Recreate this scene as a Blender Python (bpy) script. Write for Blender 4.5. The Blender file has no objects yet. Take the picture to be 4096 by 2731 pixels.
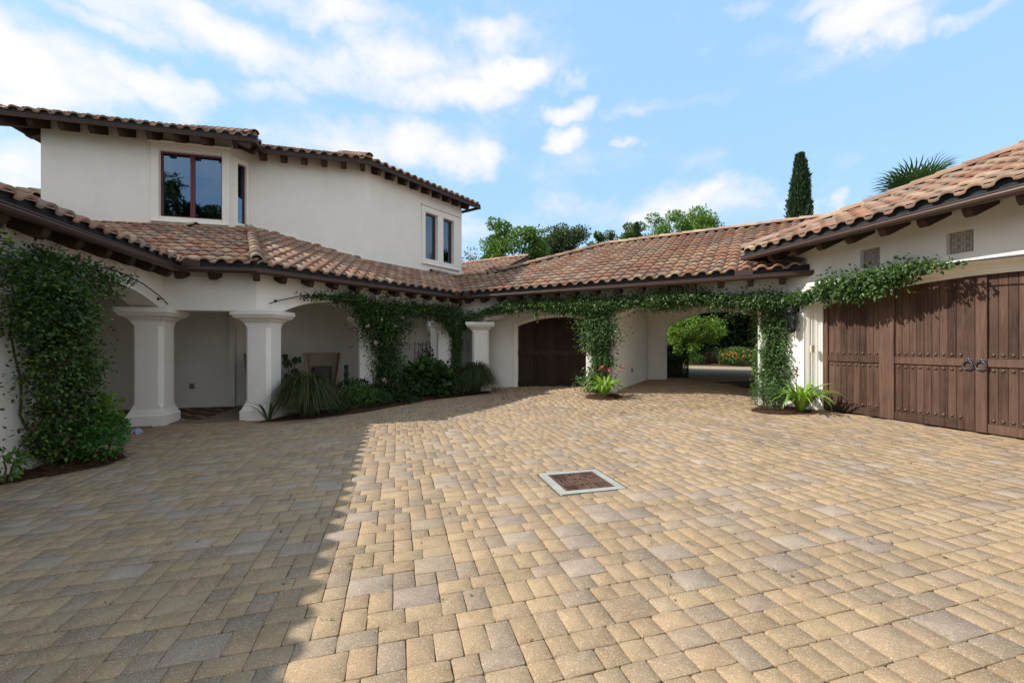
import bpy, bmesh, math, random
import numpy as np
from mathutils import Vector, Matrix

SC = bpy.context.scene
COL = SC.collection
R = math.radians
random.seed(7)
rng = np.random.default_rng(11)

# ------------------------------------------------------------------ camera
EYE = 1.62
cam = bpy.data.cameras.new("camera")
cam.sensor_width = 36.0
cam.lens = 15.0
cam.shift_y = 0.0038
cam.clip_start = 0.05
cam.clip_end = 2000
co = bpy.data.objects.new("camera", cam)
co.location = (0, 0, EYE)
co.rotation_euler = (R(90), 0, 0)
COL.objects.link(co)
SC.camera = co

# ------------------------------------------------------------------ light
SUN = Vector((-1.13, -0.036, 1.0)).normalized()
ld = bpy.data.lights.new("sun", 'SUN')
ld.energy = 4.9
ld.angle = R(0.53)
ld.color = (1.0, 0.965, 0.905)
lo = bpy.data.objects.new("sun", ld)
lo.rotation_euler = (-SUN).to_track_quat('-Z', 'Y').to_euler()
lo.location = (-30, -10, 30)
COL.objects.link(lo)

SC.view_settings.view_transform = 'Standard'
SC.view_settings.look = 'None'
SC.view_settings.gamma = 1.0
SC.view_settings.use_curve_mapping = False
SC.view_settings.exposure = 0.2
SC.cycles.max_bounces = 8
SC.cycles.transparent_max_bounces = 12

world = bpy.data.worlds.new("World")
SC.world = world
world.use_nodes = True
WT = world.node_tree
WT.nodes.clear()


class NT:
    """small helper to wire shader nodes"""
    def __init__(s, tree):
        s.t = tree

    def n(s, kind, **kw):
        nd = s.t.nodes.new(kind)
        for k, v in kw.items():
            setattr(nd, k, v)
        return nd

    def link(s, a, b):
        s.t.links.new(a, b)

    def put(s, sock, v):
        if hasattr(v, 'links'):
            s.link(v, sock)
        else:
            sock.default_value = v

    def m(s, op, a, b=0.0, c=None, clamp=False):
        nd = s.n('ShaderNodeMath', operation=op, use_clamp=clamp)
        s.put(nd.inputs[0], a)
        s.put(nd.inputs[1], b)
        if c is not None:
            s.put(nd.inputs[2], c)
        return nd.outputs[0]

    def mix(s, f, a, b, blend='MIX'):
        nd = s.n('ShaderNodeMix', data_type='RGBA', blend_type=blend)
        s.put(nd.inputs['Factor'], f)
        s.put(nd.inputs['A'] if False else nd.inputs[6], a)
        s.put(nd.inputs[7], b)
        return nd.outputs[2]

    def noise(s, vec, scale, detail=3.0, rough=0.55, dist=0.0):
        nd = s.n('ShaderNodeTexNoise')
        if vec is not None:
            s.link(vec, nd.inputs['Vector'])
        nd.inputs['Scale'].default_value = scale
        nd.inputs['Detail'].default_value = detail
        nd.inputs['Roughness'].default_value = rough
        nd.inputs['Distortion'].default_value = dist
        return nd.outputs['Fac']

    def ramp(s, fac, stops):
        nd = s.n('ShaderNodeValToRGB')
        s.link(fac, nd.inputs[0])
        el = nd.color_ramp.elements
        while len(el) > 1:
            el.remove(el[-1])
        el[0].position = stops[0][0]
        el[0].color = stops[0][1]
        for p, c in stops[1:]:
            e = el.new(p)
            e.color = c
        return nd.outputs[0]

    def rng(s, v, a, b, c=0.0, d=1.0, smooth=False):
        nd = s.n('ShaderNodeMapRange')
        if smooth:
            nd.interpolation_type = 'SMOOTHSTEP'
        s.put(nd.inputs[0], v)
        for i, x in enumerate((a, b, c, d)):
            nd.inputs[i + 1].default_value = x
        return nd.outputs[0]


def build_world():
    w = NT(WT)
    sky = w.n('ShaderNodeTexSky', sky_type='NISHITA')
    sky.sun_disc = False
    sky.sun_elevation = math.asin(SUN.z)
    sky.sun_rotation = math.atan2(SUN.x, SUN.y)
    sky.altitude = 100
    sky.air_density = 1.0
    sky.dust_density = 0.6
    sky.ozone_density = 1.0
    tc = w.n('ShaderNodeTexCoord')
    d = tc.outputs['Generated']
    sp = w.n('ShaderNodeSeparateXYZ')
    w.link(d, sp.inputs[0])
    x, y, z = sp.outputs
    az0 = w.m('ARCTAN2', x, y)
    el0 = w.m('ARCSINE', z)
    wn = w.n('ShaderNodeTexNoise')
    w.link(d, wn.inputs['Vector'])
    wn.inputs['Scale'].default_value = 6.5
    wn.inputs['Detail'].default_value = 6.0
    wn.inputs['Roughness'].default_value = 0.6
    wc = w.n('ShaderNodeSeparateColor')
    w.link(wn.outputs['Color'], wc.inputs[0])
    az = w.m('ADD', az0, w.m('MULTIPLY', w.m('SUBTRACT', wc.outputs[0], .5), .24))
    el = w.m('ADD', el0, w.m('MULTIPLY', w.m('SUBTRACT', wc.outputs[1], .5), .13))
    # slow warp of the cloud outlines
    nz = w.n('ShaderNodeTexNoise')
    mp = w.n('ShaderNodeMapping')
    w.link(d, mp.inputs['Vector'])
    mp.inputs['Scale'].default_value = (1.0, 1.0, 1.55)
    w.link(mp.outputs[0], nz.inputs['Vector'])
    nz.inputs['Scale'].default_value = 5.5
    nz.inputs['Detail'].default_value = 8.0
    nz.inputs['Roughness'].default_value = 0.56
    nz.inputs['Distortion'].default_value = 0.15
    n1 = nz.outputs['Fac']
    n2 = w.noise(mp.outputs[0], 2.1, 4.0, 0.5)
    # cumulus banks: azimuth, elevation, half widths (degrees), weight
    banks = [(-48.7, 24.4, 3.6, 4.3, 1), (-46.3, 24.4, 6.4, 3.6, 1), (-40.8, 25.5, 8.8, 2.4, 1), (-37.3, 26.1, 6.1, 1.9, 0.95), (-49.7, 20.9, 3.2, 1.5, 0.8),
             (-35.4, 31.4, 18.0, 2.4, 0.8), (-20.0, 35.8, 23.9, 2.0, 0.8), (-4.4, 36.7, 9.6, 1.7, 0.6), (-44.9, 29.2, 8.1, 1.1, 0.6), (-12.4, 33.5, 12.3, 3.6, 1),
             (-17.3, 30.2, 17.6, 2.6, 0.95), (-9.6, 30.8, 12.5, 2.4, 0.95), (-0.4, 32.7, 7.1, 2.1, 1), (-29.6, 27.6, 6.8, 1.7, 0.7), (-23.0, 23.5, 10.4, 4.3, 1),
             (-14.1, 24.6, 12.1, 3.9, 1), (-6.8, 23.2, 7.0, 3.0, 1), (-28.2, 23.9, 3.5, 1.9, 0.8), (8.9, 31.6, 3.3, 1.1, 0.85), (7.2, 28.8, 4.6, 1.6, 0.95),
             (6.8, 25.8, 3.9, 1.9, 1), (17.2, 28.0, 6.2, 1.3, 0.85), (22.9, 27.5, 4.9, 0.8, 0.6), (15.0, 24.3, 2.0, 0.7, 0.6), (40.1, 30.8, 6.0, 2.8, 1),
             (42.7, 28.8, 2.8, 1.7, 0.8), (35.3, 32.8, 3.9, 1.1, 0.6), (47.6, 28.2, 4.1, 1.0, 0.9), (27.7, 34.8, 3.0, 1.1, 0.5), (24.4, 16.2, 8.0, 3.0, 0.95),
             (28.1, 16.2, 5.5, 2.7, 0.9), (18.3, 16.4, 8.7, 2.9, 0.75), (7.2, 16.5, 12.7, 3.0, 0.55), (-4.4, 15.5, 7.7, 2.4, 0.6), (36.8, 14.9, 1.6, 1.1, 0.8),
             (32.5, 14.2, 3.2, 2.1, 0.7), (-49.2, 16.5, 3.0, 2.4, 0.6), (-49.5, 13.9, 2.4, 2.0, 0.6), (11.8, 31.9, 2.5, 0.7, 0.4)]
    dens = None
    for (a, e, wa, we, k) in banks:
        dx = w.m('MULTIPLY', w.m('SUBTRACT', az, R(a)), 1.0 / R(wa))
        dy = w.m('SUBTRACT', el, R(e))
        up = w.m('MULTIPLY', dy, 1.0 / R(we))
        q = w.m('ADD', w.m('MULTIPLY', dx, dx), w.m('MULTIPLY', up, up))
        g = w.m('MULTIPLY', w.m('SUBTRACT', 1.0, w.m('MINIMUM', q, 1.0)), k)
        dens = g if dens is None else w.m('MAXIMUM', dens, g)
    far = w.rng(w.m('ABSOLUTE', az0), 1.15, 1.6)          # unseen cloud over the rest of the dome, thickened to whiten and raise the fill
    dens = w.m('ADD', dens, w.m('MULTIPLY', far, 0.88))
    dd = w.m('ADD', dens, w.m('MULTIPLY', w.m('SUBTRACT', n1, 0.5), 2.9))
    dd = w.m('ADD', dd, w.m('MULTIPLY', w.m('SUBTRACT', n2, 0.5), 0.8))
    mask = w.rng(dd, -0.05, 1.2, 0.0, 0.88, True)
    veil = w.rng(w.m('ADD', dens, w.m('MULTIPLY', w.m('SUBTRACT', n2, .5), 1.4)), 0.0, 1.3, 0.0, 0.42, True)
    mask = w.m('MAXIMUM', mask, veil)
    low = w.rng(el0, 0.0, 0.34, 0.26, 0.0, True)
    mask = w.m('MAXIMUM', mask, low)
    shade = w.rng(w.m('ADD', dd, w.m('MULTIPLY', n1, 0.6)), 0.5, 1.6)
    ccol = w.mix(shade, (8.2, 8.4, 9.3, 1), (10.2, 9.9, 9.75, 1))
    base = w.mix(1.0, sky.outputs[0], (2.0, 1.8, 1.5, 1), 'MULTIPLY')
    base = w.mix(0.72, base, (4.5, 7.8, 11.6, 1))
    skyc = w.mix(mask, base, ccol)
    bg = w.n('ShaderNodeBackground')
    w.link(skyc, bg.inputs[0])
    bg.inputs[1].default_value = 0.092
    out = w.n('ShaderNodeOutputWorld')
    w.link(bg.outputs[0], out.inputs[0])


build_world()

# ------------------------------------------------------------------ helpers
class Frame:
    """a wall line: a runs along it, n goes inward (left of the run), z is up"""
    def __init__(s, o, ang):
        s.o = (o[0], o[1])
        s.ang = ang
        a = R(ang)
        s.u = (math.cos(a), math.sin(a))
        s.n = (-s.u[1], s.u[0])

    def p(s, a, n=0.0, z=0.0):
        return Vector((s.o[0] + s.u[0] * a + s.n[0] * n, s.o[1] + s.u[1] * a + s.n[1] * n, z))

    def an(s, x, y):
        dx, dy = x - s.o[0], y - s.o[1]
        return dx * s.u[0] + dy * s.u[1], dx * s.n[0] + dy * s.n[1]

    def sub(s, a, n, dang=0.0):
        q = s.p(a, n)
        return Frame((q.x, q.y), s.ang + dang)


def gz(x, y):
    """height of the paving: it rises gently away from the drain towards garage and passage"""
    q = .9655 * x + .2605 * y
    p = -.2605 * x + .9655 * y
    t = min(max((q - 2) / 4, 0), 1)
    t = t * t * (3 - 2 * t)
    return .023 * min(max(q + 3, 0), 12) + .06 * min(max(p - 8, 0), 3) * t


def qp(q, p):
    return q * .9655 - p * .2605, q * .2605 + p * .9655


class MB:
    """collects geometry and links it as ONE mesh object"""
    def __init__(s):
        s.v = []
        s.f = []
        s.c = []

    def add(s, vs, fs, col=None):
        b = len(s.v)
        s.v.extend([tuple(v) for v in vs])
        s.f.extend([tuple(b + i for i in f) for f in fs])
        s.c.extend([col or (1, 1, 1, 1)] * len(vs))
        return s

    def quad(s, a, b, c, d):
        return s.add((a, b, c, d), ((0, 1, 2, 3),))

    def box(s, fr, a0, a1, n0, n1, z0, z1):
        P = [fr.p(a, n, z) for z in (z0, z1) for (a, n) in ((a0, n0), (a1, n0), (a1, n1), (a0, n1))]
        return s.add(P, ((3, 2, 1, 0), (4, 5, 6, 7), (0, 1, 5, 4), (1, 2, 6, 5), (2, 3, 7, 6), (3, 0, 4, 7)))

    def cbox(s, fr, a0, a1, n0, n1, z0, z1, b):
        """box whose front (n0) edges are chamfered by b"""
        R0 = [fr.p(a, n0, z) for (a, z) in ((a0 + b, z0 + b), (a1 - b, z0 + b), (a1 - b, z1 - b), (a0 + b, z1 - b))]
        R1 = [fr.p(a, n0 + b, z) for (a, z) in ((a0, z0), (a1, z0), (a1, z1), (a0, z1))]
        R2 = [fr.p(a, n1, z) for (a, z) in ((a0, z0), (a1, z0), (a1, z1), (a0, z1))]
        fs = [(0, 1, 2, 3)]
        for k in range(4):
            j = (k + 1) % 4
            fs += [(k, k + 4, j + 4, j), (k + 4, k + 8, j + 8, j + 4)]
        return s.add(R0 + R1 + R2, fs)

    def loft(s, rings, cap0=True, cap1=True, closed=True):
        m = len(rings[0])
        vs = [p for r in rings for p in r]
        fs = []
        for i in range(len(rings) - 1):
            for k in range(m if closed else m - 1):
                j = (k + 1) % m
                fs.append((i * m + k, i * m + j, (i + 1) * m + j, (i + 1) * m + k))
        if cap0:
            fs.append(tuple(range(m))[::-1])
        if cap1:
            fs.append(tuple((len(rings) - 1) * m + k for k in range(m)))
        return s.add(vs, fs)

    def tube(s, path, r, seg=6):
        pts = [Vector(p) for p in path]
        rr = r if hasattr(r, '__len__') else [r] * len(pts)
        rings = []
        for i, p in enumerate(pts):
            t = (pts[min(i + 1, len(pts) - 1)] - pts[max(i - 1, 0)]).normalized()
            ref = Vector((0, 0, 1)) if abs(t.z) < .9 else Vector((1, 0, 0))
            x = t.cross(ref).normalized()
            y = t.cross(x)
            rings.append([p + (x * math.cos(k * 2 * math.pi / seg) + y * math.sin(k * 2 * math.pi / seg)) * rr[i] for k in range(seg)])
        return s.loft(rings)

    def lathe(s, c, prof, seg=12, ang=0.0):
        rings = [[Vector((c[0] + r * math.cos(ang + k * 2 * math.pi / seg), c[1] + r * math.sin(ang + k * 2 * math.pi / seg), c[2] + z)) for k in range(seg)] for (r, z) in prof]
        return s.loft(rings)

    def build(s, name, mat, parent=None, smooth=False, origin=None, ao=None):
        me = bpy.data.meshes.new(name)
        v = np.array(s.v, dtype=np.float64).reshape(-1, 3)
        if origin is None and parent is None and len(v):
            origin = ((v[:, 0].min() + v[:, 0].max()) / 2, (v[:, 1].min() + v[:, 1].max()) / 2, v[:, 2].min())
        o3 = Vector(origin) if origin is not None else Vector((0, 0, 0))
        v = v - np.array(o3)
        me.from_pydata(v.tolist(), [], s.f)
        if any(c != (1, 1, 1, 1) for c in s.c):
            at = me.color_attributes.new("Col", 'FLOAT_COLOR', 'POINT')
            at.data.foreach_set("color", np.array(s.c, dtype=np.float32).ravel())
        if smooth:
            me.polygons.foreach_set("use_smooth", np.ones(len(me.polygons), dtype=bool))
        me.update()
        if mat:
            me.materials.append(mat)
        return link(name, me, parent, o3)


def link(name, me, parent=None, loc=(0, 0, 0)):
    o = bpy.data.objects.new(name, me)
    o.location = loc
    COL.objects.link(o)
    if parent is not None:
        attach(o, parent)
    return o


def attach(o, parent):
    """parent o without moving it: everything here is placed in world coordinates"""
    o.parent = parent
    o.matrix_parent_inverse = parent.matrix_basis.inverted()
    return o


def raw_mesh(name, V, F4, mat, cols=None, smooth=False, F3=None):
    """numpy mesh: V (n,3), F4 (m,4) quads, optional F3 triangles, cols (n,4)"""
    me = bpy.data.meshes.new(name)
    n4 = 0 if F4 is None else len(F4)
    n3 = 0 if F3 is None else len(F3)
    me.vertices.add(len(V))
    me.vertices.foreach_set("co", np.ascontiguousarray(V, dtype=np.float32).ravel())
    me.loops.add(n4 * 4 + n3 * 3)
    me.polygons.add(n4 + n3)
    idx = np.concatenate([x.ravel() for x in ((F4 if n4 else np.zeros((0, 4), int)), (F3 if n3 else np.zeros((0, 3), int)))]).astype(np.int32)
    me.loops.foreach_set("vertex_index", idx)
    st = np.concatenate([np.arange(n4) * 4, n4 * 4 + np.arange(n3) * 3]).astype(np.int32)
    me.polygons.foreach_set("loop_start", st)
    if smooth:
        me.polygons.foreach_set("use_smooth", np.ones(n4 + n3, dtype=bool))
    if cols is not None:
        at = me.color_attributes.new("Col", 'FLOAT_COLOR', 'POINT')
        at.data.foreach_set("color", np.ascontiguousarray(cols, dtype=np.float32).ravel())
    me.update(calc_edges=True)
    me.validate()
    if mat:
        me.materials.append(mat)
    return me


def tag(o, label=None, cat=None, group=None, kind=None):
    for k, v in (('label', label), ('category', cat), ('group', group), ('kind', kind)):
        if v:
            o[k] = v
    return o


def thing(name, label, cat, loc, group=None):
    o = bpy.data.objects.new(name, None)
    o.empty_display_size = .2
    o.location = loc
    COL.objects.link(o)
    return tag(o, label, cat, group)


def isect(p, a, q, b):
    a, b = R(a), R(b)
    ax, ay, bx, by = math.cos(a), math.sin(a), math.cos(b), math.sin(b)
    d = ax * by - ay * bx
    t = ((q[0] - p[0]) * by - (q[1] - p[1]) * bx) / d
    return (p[0] + ax * t, p[1] + ay * t)


def off(p, a, d):
    return (p[0] - math.sin(R(a)) * d, p[1] + math.cos(R(a)) * d)


# ------------------------------------------------------------------ materials
def new_mat(name):
    m = bpy.data.materials.new(name)
    m.use_nodes = True
    m.node_tree.nodes.clear()
    return m, NT(m.node_tree)


def finish(w, col, rough=0.7, bump=None, bstr=0.3, bdist=0.01, spec=0.3, metal=0.0, normal=None):
    b = w.n('ShaderNodeBsdfPrincipled')
    w.put(b.inputs['Base Color'], col)
    w.put(b.inputs['Roughness'], rough)
    b.inputs['Specular IOR Level'].default_value = spec
    b.inputs['Metallic'].default_value = metal
    if bump is not None:
        bn = w.n('ShaderNodeBump')
        bn.inputs['Strength'].default_value = bstr
        bn.inputs['Distance'].default_value = bdist
        w.link(bump, bn.inputs['Height'])
        if normal is not None:
            w.link(normal, bn.inputs['Normal'])
        w.link(bn.outputs[0], b.inputs['Normal'])
    elif normal is not None:
        w.link(normal, b.inputs['Normal'])
    o = w.n('ShaderNodeOutputMaterial')
    w.link(b.outputs[0], o.inputs[0])
    return b


def pos(w):
    return w.n('ShaderNodeNewGeometry').outputs['Position']


def mat_simple(name, col, rough=.6, spec=.3, metal=0.0, var=.15, scale=9.0, bump=.0, bdist=.004):
    m, w = new_mat(name)
    n = w.noise(pos(w), scale, 4)
    k = w.rng(n, .25, .75, 1 - var, 1 + var)
    c = w.mix(1.0, (*col, 1), (1, 1, 1, 1), 'MULTIPLY')
    vm = w.n('ShaderNodeVectorMath', operation='SCALE')
    w.link(c, vm.inputs[0])
    w.link(k, vm.inputs['Scale'])
    finish(w, vm.outputs[0], rough, w.noise(pos(w), scale * 12, 3) if bump else None, bump, bdist, spec, metal)
    return m


def mat_stucco(name, col):
    m, w = new_mat(name)
    P = pos(w)
    big = w.noise(P, .55, 4, .6)
    mid = w.noise(P, 3.2, 5, .6)
    mp = w.n('ShaderNodeMapping')
    w.link(P, mp.inputs['Vector'])
    mp.inputs['Scale'].default_value = (3.0, 3.0, .35)
    streak = w.noise(mp.outputs[0], 2.0, 4, .6)
    k = w.m('ADD', w.rng(big, .3, .7, -.05, .035), w.rng(mid, .3, .7, -.025, .02))
    k = w.m('ADD', k, w.rng(streak, .56, .8, .0, -.05))
    k = w.m('ADD', 1.0, k)
    vm = w.n('ShaderNodeVectorMath', operation='SCALE')
    vm.inputs[0].default_value = col
    w.link(k, vm.inputs['Scale'])
    bev = w.n('ShaderNodeBevel', samples=3)
    bev.inputs['Radius'].default_value = .011
    gr = w.m('ADD', w.noise(P, 160, 3, .6), w.m('MULTIPLY', w.noise(P, 26, 3, .5), .8))
    finish(w, vm.outputs[0], .9, gr, .22, .006, .15, 0, bev.outputs[0])
    return m


def mat_tint(name, source, kind):
    """tile / paver material whose colour comes from the object ('OBJ') or from the mesh's own colours ('COL')"""
    m, w = new_mat(name)
    if source == 'OBJ':
        c = w.n('ShaderNodeObjectInfo').outputs['Color']
    else:
        c = w.n('ShaderNodeAttribute', attribute_name="Col").outputs['Color']
    P = pos(w)
    if kind == 'tile':
        a = w.noise(P, 7, 5, .65)
        b = w.noise(P, 55, 4, .6)
        k = w.m('ADD', w.rng(a, .3, .7, .88, 1.10), w.rng(b, .3, .7, -.06, .06))
        k = w.m('MULTIPLY', k, w.rng(w.noise(P, .9, 5, .65, .5), .32, .68, .80, 1.12))
        vm = w.n('ShaderNodeVectorMath', operation='SCALE')
        w.link(c, vm.inputs[0])
        w.link(k, vm.inputs['Scale'])
        cc = w.mix(w.rng(a, .58, .74, 0, .20), vm.outputs[0], (.20, .15, .115, 1))
        finish(w, cc, .82, b, .25, .004, .2)
    else:
        a = w.noise(P, 3.0, 5, .6)
        big = w.noise(P, .55, 4, .6)
        b = w.noise(P, 95, 3, .6)
        vo = w.n('ShaderNodeTexVoronoi')
        w.link(P, vo.inputs['Vector'])
        vo.inputs['Scale'].default_value = 210
        sep = w.n('ShaderNodeSeparateColor')
        w.link(vo.outputs['Color'], sep.inputs[0])
        k = w.m('ADD', w.rng(a, .3, .7, .82, 1.15), w.rng(b, .3, .7, -.14, .14))
        k = w.m('MULTIPLY', k, w.rng(big, .3, .7, .88, 1.10))
        vm = w.n('ShaderNodeVectorMath', operation='SCALE')
        w.link(c, vm.inputs[0])
        w.link(k, vm.inputs['Scale'])
        cc = w.mix(w.rng(sep.outputs[0], .86, .93, 0, .42), vm.outputs[0], (.62, .56, .47, 1))   # pale aggregate
        cc = w.mix(w.rng(sep.outputs[1], .88, .95, 0, .40), cc, (.17, .12, .08, 1))             # dark aggregate
        cc = w.mix(w.rng(w.noise(P, 1.4, 6, .7, .6), .60, .76, 0, .28), cc, (.19, .15, .115, 1))  # old stains
        hb = w.m('ADD', w.m('MULTIPLY', b, .7), w.m('MULTIPLY', w.noise(P, 16, 4, .6), 1.0))
        finish(w, cc, .88, hb, .42, .006, .2)
    return m


def mat_leaf(name, gain=1.0, rough=.45, trans=.3, spec=.35):
    m, w = new_mat(name)
    c = w.n('ShaderNodeAttribute', attribute_name="Col").outputs['Color']
    vm = w.n('ShaderNodeVectorMath', operation='SCALE')
    w.link(c, vm.inputs[0])
    vm.inputs['Scale'].default_value = gain
    b = w.n('ShaderNodeBsdfPrincipled')
    w.link(vm.outputs[0], b.inputs['Base Color'])
    b.inputs['Roughness'].default_value = rough
    b.inputs['Specular IOR Level'].default_value = spec
    t = w.n('ShaderNodeBsdfTranslucent')
    tm = w.mix(1.0, vm.outputs[0], (1.35, 1.5, .55, 1), 'MULTIPLY')
    w.link(tm, t.inputs[0])
    mx = w.n('ShaderNodeMixShader')
    mx.inputs[0].default_value = trans
    w.link(b.outputs[0], mx.inputs[1])
    w.link(t.outputs[0], mx.inputs[2])
    o = w.n('ShaderNodeOutputMaterial')
    w.link(mx.outputs[0], o.inputs[0])
    return m


def mat_wood(name, dark, light, scale=1.0, rough=.6, src=False):
    m, w = new_mat(name)
    P = pos(w)
    mp = w.n('ShaderNodeMapping')
    w.link(P, mp.inputs['Vector'])
    mp.inputs['Scale'].default_value = (26 * scale, 26 * scale, 1.6 * scale)
    oi = w.n('ShaderNodeObjectInfo')
    va = w.n('ShaderNodeVectorMath', operation='ADD')
    w.link(mp.outputs[0], va.inputs[0])
    w.link(w.m('MULTIPLY', oi.outputs['Random'], 60), va.inputs[1])
    g = w.noise(va.outputs[0], 1.0, 6, .65, .4)
    s = w.noise(P, 1.7, 4, .6)
    f = w.m('ADD', w.m('MULTIPLY', g, .75), w.m('MULTIPLY', s, .45))
    f = w.m('ADD', f, w.m('MULTIPLY', w.m('SUBTRACT', oi.outputs['Random'], .5), .26))
    c = w.ramp(f, [(.35, (*dark, 1)), (.62, tuple((d + l) / 2 for d, l in zip(dark, light)) + (1,)), (.85, (*light, 1))])
    finish(w, c, rough, g, .25, .004, .25)
    return m


def mat_glass(name, tint, refl):
    m, w = new_mat(name)
    g = w.n('ShaderNodeBsdfGlossy')
    g.inputs['Roughness'].default_value = .015
    g.inputs['Color'].default_value = tint
    t = w.n('ShaderNodeBsdfTransparent')
    t.inputs[0].default_value = (.55, .62, .66, 1)
    fr = w.n('ShaderNodeFresnel')
    fr.inputs[0].default_value = 1.5
    k = w.m('ADD', w.m('MULTIPLY', fr.outputs[0], 1 - refl), refl, clamp=True)
    mx = w.n('ShaderNodeMixShader')
    w.link(k, mx.inputs[0])
    w.link(t.outputs[0], mx.inputs[1])
    w.link(g.outputs[0], mx.inputs[2])
    o = w.n('ShaderNodeOutputMaterial')
    w.link(mx.outputs[0], o.inputs[0])
    return m


M = {}
M['stucco'] = mat_stucco('white_stucco', (.83, .80, .735))
M['trim'] = mat_stucco('cream_trim_stucco', (.84, .80, .72))
M['tile_obj'] = mat_tint('clay_tile', 'OBJ', 'tile')
M['tile_col'] = mat_tint('clay_tile_field', 'COL', 'tile')
M['pave_obj'] = mat_tint('concrete_paver', 'OBJ', 'paver')
M['pave_col'] = mat_tint('concrete_paver_field', 'COL', 'paver')
M['bronze'] = mat_simple('dark_bronze_metal', (.075, .043, .034), .38, .5, .25, .12, 5)
M['deck'] = mat_wood('dark_eave_wood', (.022, .014, .010), (.05, .032, .022), .6)
M['rafter'] = mat_wood('dark_rafter_wood', (.03, .018, .012), (.075, .045, .03), .8)
M['closure'] = mat_simple('grey_eave_closure', (.035, .038, .042), .9, .1, 0, .3, 14, .3)
M['door'] = mat_wood('brown_door_wood', (.032, .015, .010), (.145, .081, .056), 1.0, .6)
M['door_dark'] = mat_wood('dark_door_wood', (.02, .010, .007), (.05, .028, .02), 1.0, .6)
M['iron'] = mat_simple('black_iron', (.018, .017, .017), .45, .5, .3, .2, 20)
M['stud'] = mat_simple('weathered_stud', (.10, .061, .043), .5, .4, .35, .25, 30)
M['ringm'] = mat_simple('grey_iron_ring', (.085, .09, .096), .42, .5, .6, .25, 30)
M['maroon'] = mat_simple('maroon_window_metal', (.12, .02, .024), .4, .45, 0, .12, 6)
M['glass'] = mat_glass('window_glass', (.55, .74, .95, 1), .15)
M['lampglass'] = mat_glass('lantern_glass', (.8, .8, .78, 1), .02)
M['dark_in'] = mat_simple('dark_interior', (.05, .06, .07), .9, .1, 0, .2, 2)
M['pale_in'] = mat_simple('pale_interior', (.45, .5, .5), .9, .1, 0, .1, 2)
M['concrete'] = mat_simple('pale_concrete', (.34, .345, .305), .85, .2, 0, .14, 6, .3)
M['rust'] = mat_simple('rusty_cast_iron', (.14, .07, .05), .65, .4, .3, .45, 22, .3)
M['pit'] = mat_simple('drain_pit', (.012, .010, .009), .9, .1)
M['cream'] = mat_simple('cream_plastic', (.62, .55, .40), .5, .4, 0, .05)
M['grey_plastic'] = mat_simple('grey_plastic', (.16, .18, .19), .5, .4, 0, .1)
M['joint'] = mat_simple('joint_sand', (.10, .072, .047), .95, .1, 0, .45, 11, .6, .01)
M['mulch'] = mat_simple('brown_mulch', (.075, .040, .024), .95, .1, 0, .5, 26, .9, .02)
M['ground'] = mat_simple('lawn_ground', (.05, .07, .025), .95, .1, 0, .4, 2.5, .6, .02)
M['leaf'] = mat_leaf('leaf')
M['gloss_leaf'] = mat_leaf('glossy_leaf', 1.0, .32, .22, .5)
M['needle'] = mat_leaf('needle', 1.0, .6, .1, .2)
M['straw'] = mat_leaf('pine_straw', 1.0, .7, .1, .2)
M['petal'] = mat_leaf('petal', 1.0, .6, .35, .2)
M['bark'] = mat_simple('bark', (.075, .052, .036), .9, .15, 0, .4, 18, .7, .01)
M['stem'] = mat_simple('woody_stem', (.095, .075, .04), .85, .15, 0, .35, 18, .4)
M['wicker'] = None
M['chime'] = mat_simple('brushed_aluminium', (.80, .82, .84), .45, .5, .25, .08)
M['terracotta_wood'] = mat_simple('chime_wood', (.18, .08, .04), .6, .3)
M['patio'] = mat_simple('patio_stone', (.21, .165, .125), .85, .2, 0, .2, 4, .3)
M['flash'] = mat_simple('galvanised_flashing', (.30, .30, .29), .5, .5, .5, .15, 8)
M['cushion'] = mat_simple('dark_cushion', (.06, .05, .045), .9, .1)

# ------------------------------------------------------------------ plan
aL, aAB, aBC, aCD, aG = 105.1, 12.0, 54.0, -30.6, -74.9
Bp, Cp = (-5.173, 8.66), (-1.62, 13.55)              # eave corners
Ap = isect(Bp, aAB, (-6.53, 8.39), aL)
Dp = (Cp[0] + math.cos(R(aCD)) * 9.25, Cp[1] + math.sin(R(aCD)) * 9.25)
ZL = 3.19                                             # gutter lip of the low roofs
OV = .5                                               # eave overhang
SL = .4167                                            # roof slope
wA = isect(off(Bp, aAB, OV), aAB, off(Ap, aL, OV), aL)
wB = isect(off(Bp, aAB, OV), aAB, off(Bp, aBC, OV), aBC)
wC = isect(off(Bp, aBC, OV), aBC, off(Cp, aCD, OV), aCD)
wD = (6.11, 9.553)
FL, FAB, FBC, FCD, FG = Frame(wA, aL), Frame(wA, aAB), Frame(wB, aBC), Frame(wC, aCD), Frame(wD, aG)
LAB, LBC, LCD = math.dist(wA, wB), math.dist(wB, wC), math.dist(wC, wD)
U1a = Frame((-8.35, 12.1), 15.1)                      # tower front, bay
U1b = Frame((-7.83, 12.71), 15.1)                     # tower front, set back
KT = (-4.68, 13.56)                                   # tower corner
U2 = Frame(KT, 54.5)
FQ = Frame((0, 0), 15.1)                              # paving grid: a = q, n = p

# ------------------------------------------------------------------ ground and paving
def grid_sheet(name, q0, q1, p0, p1, step, dz, mat, kind='structure'):
    nq, np_ = int((q1 - q0) / step) + 1, int((p1 - p0) / step) + 1
    V, F = [], []
    for j in range(np_):
        for i in range(nq):
            x, y = qp(q0 + (q1 - q0) * i / (nq - 1), p0 + (p1 - p0) * j / (np_ - 1))
            V.append((x, y, gz(x, y) + dz))
    for j in range(np_ - 1):
        for i in range(nq - 1):
            k = j * nq + i
            F.append((k, k + 1, k + 1 + nq, k + nq))
    b = MB()
    b.add(V, F)
    return b


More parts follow.
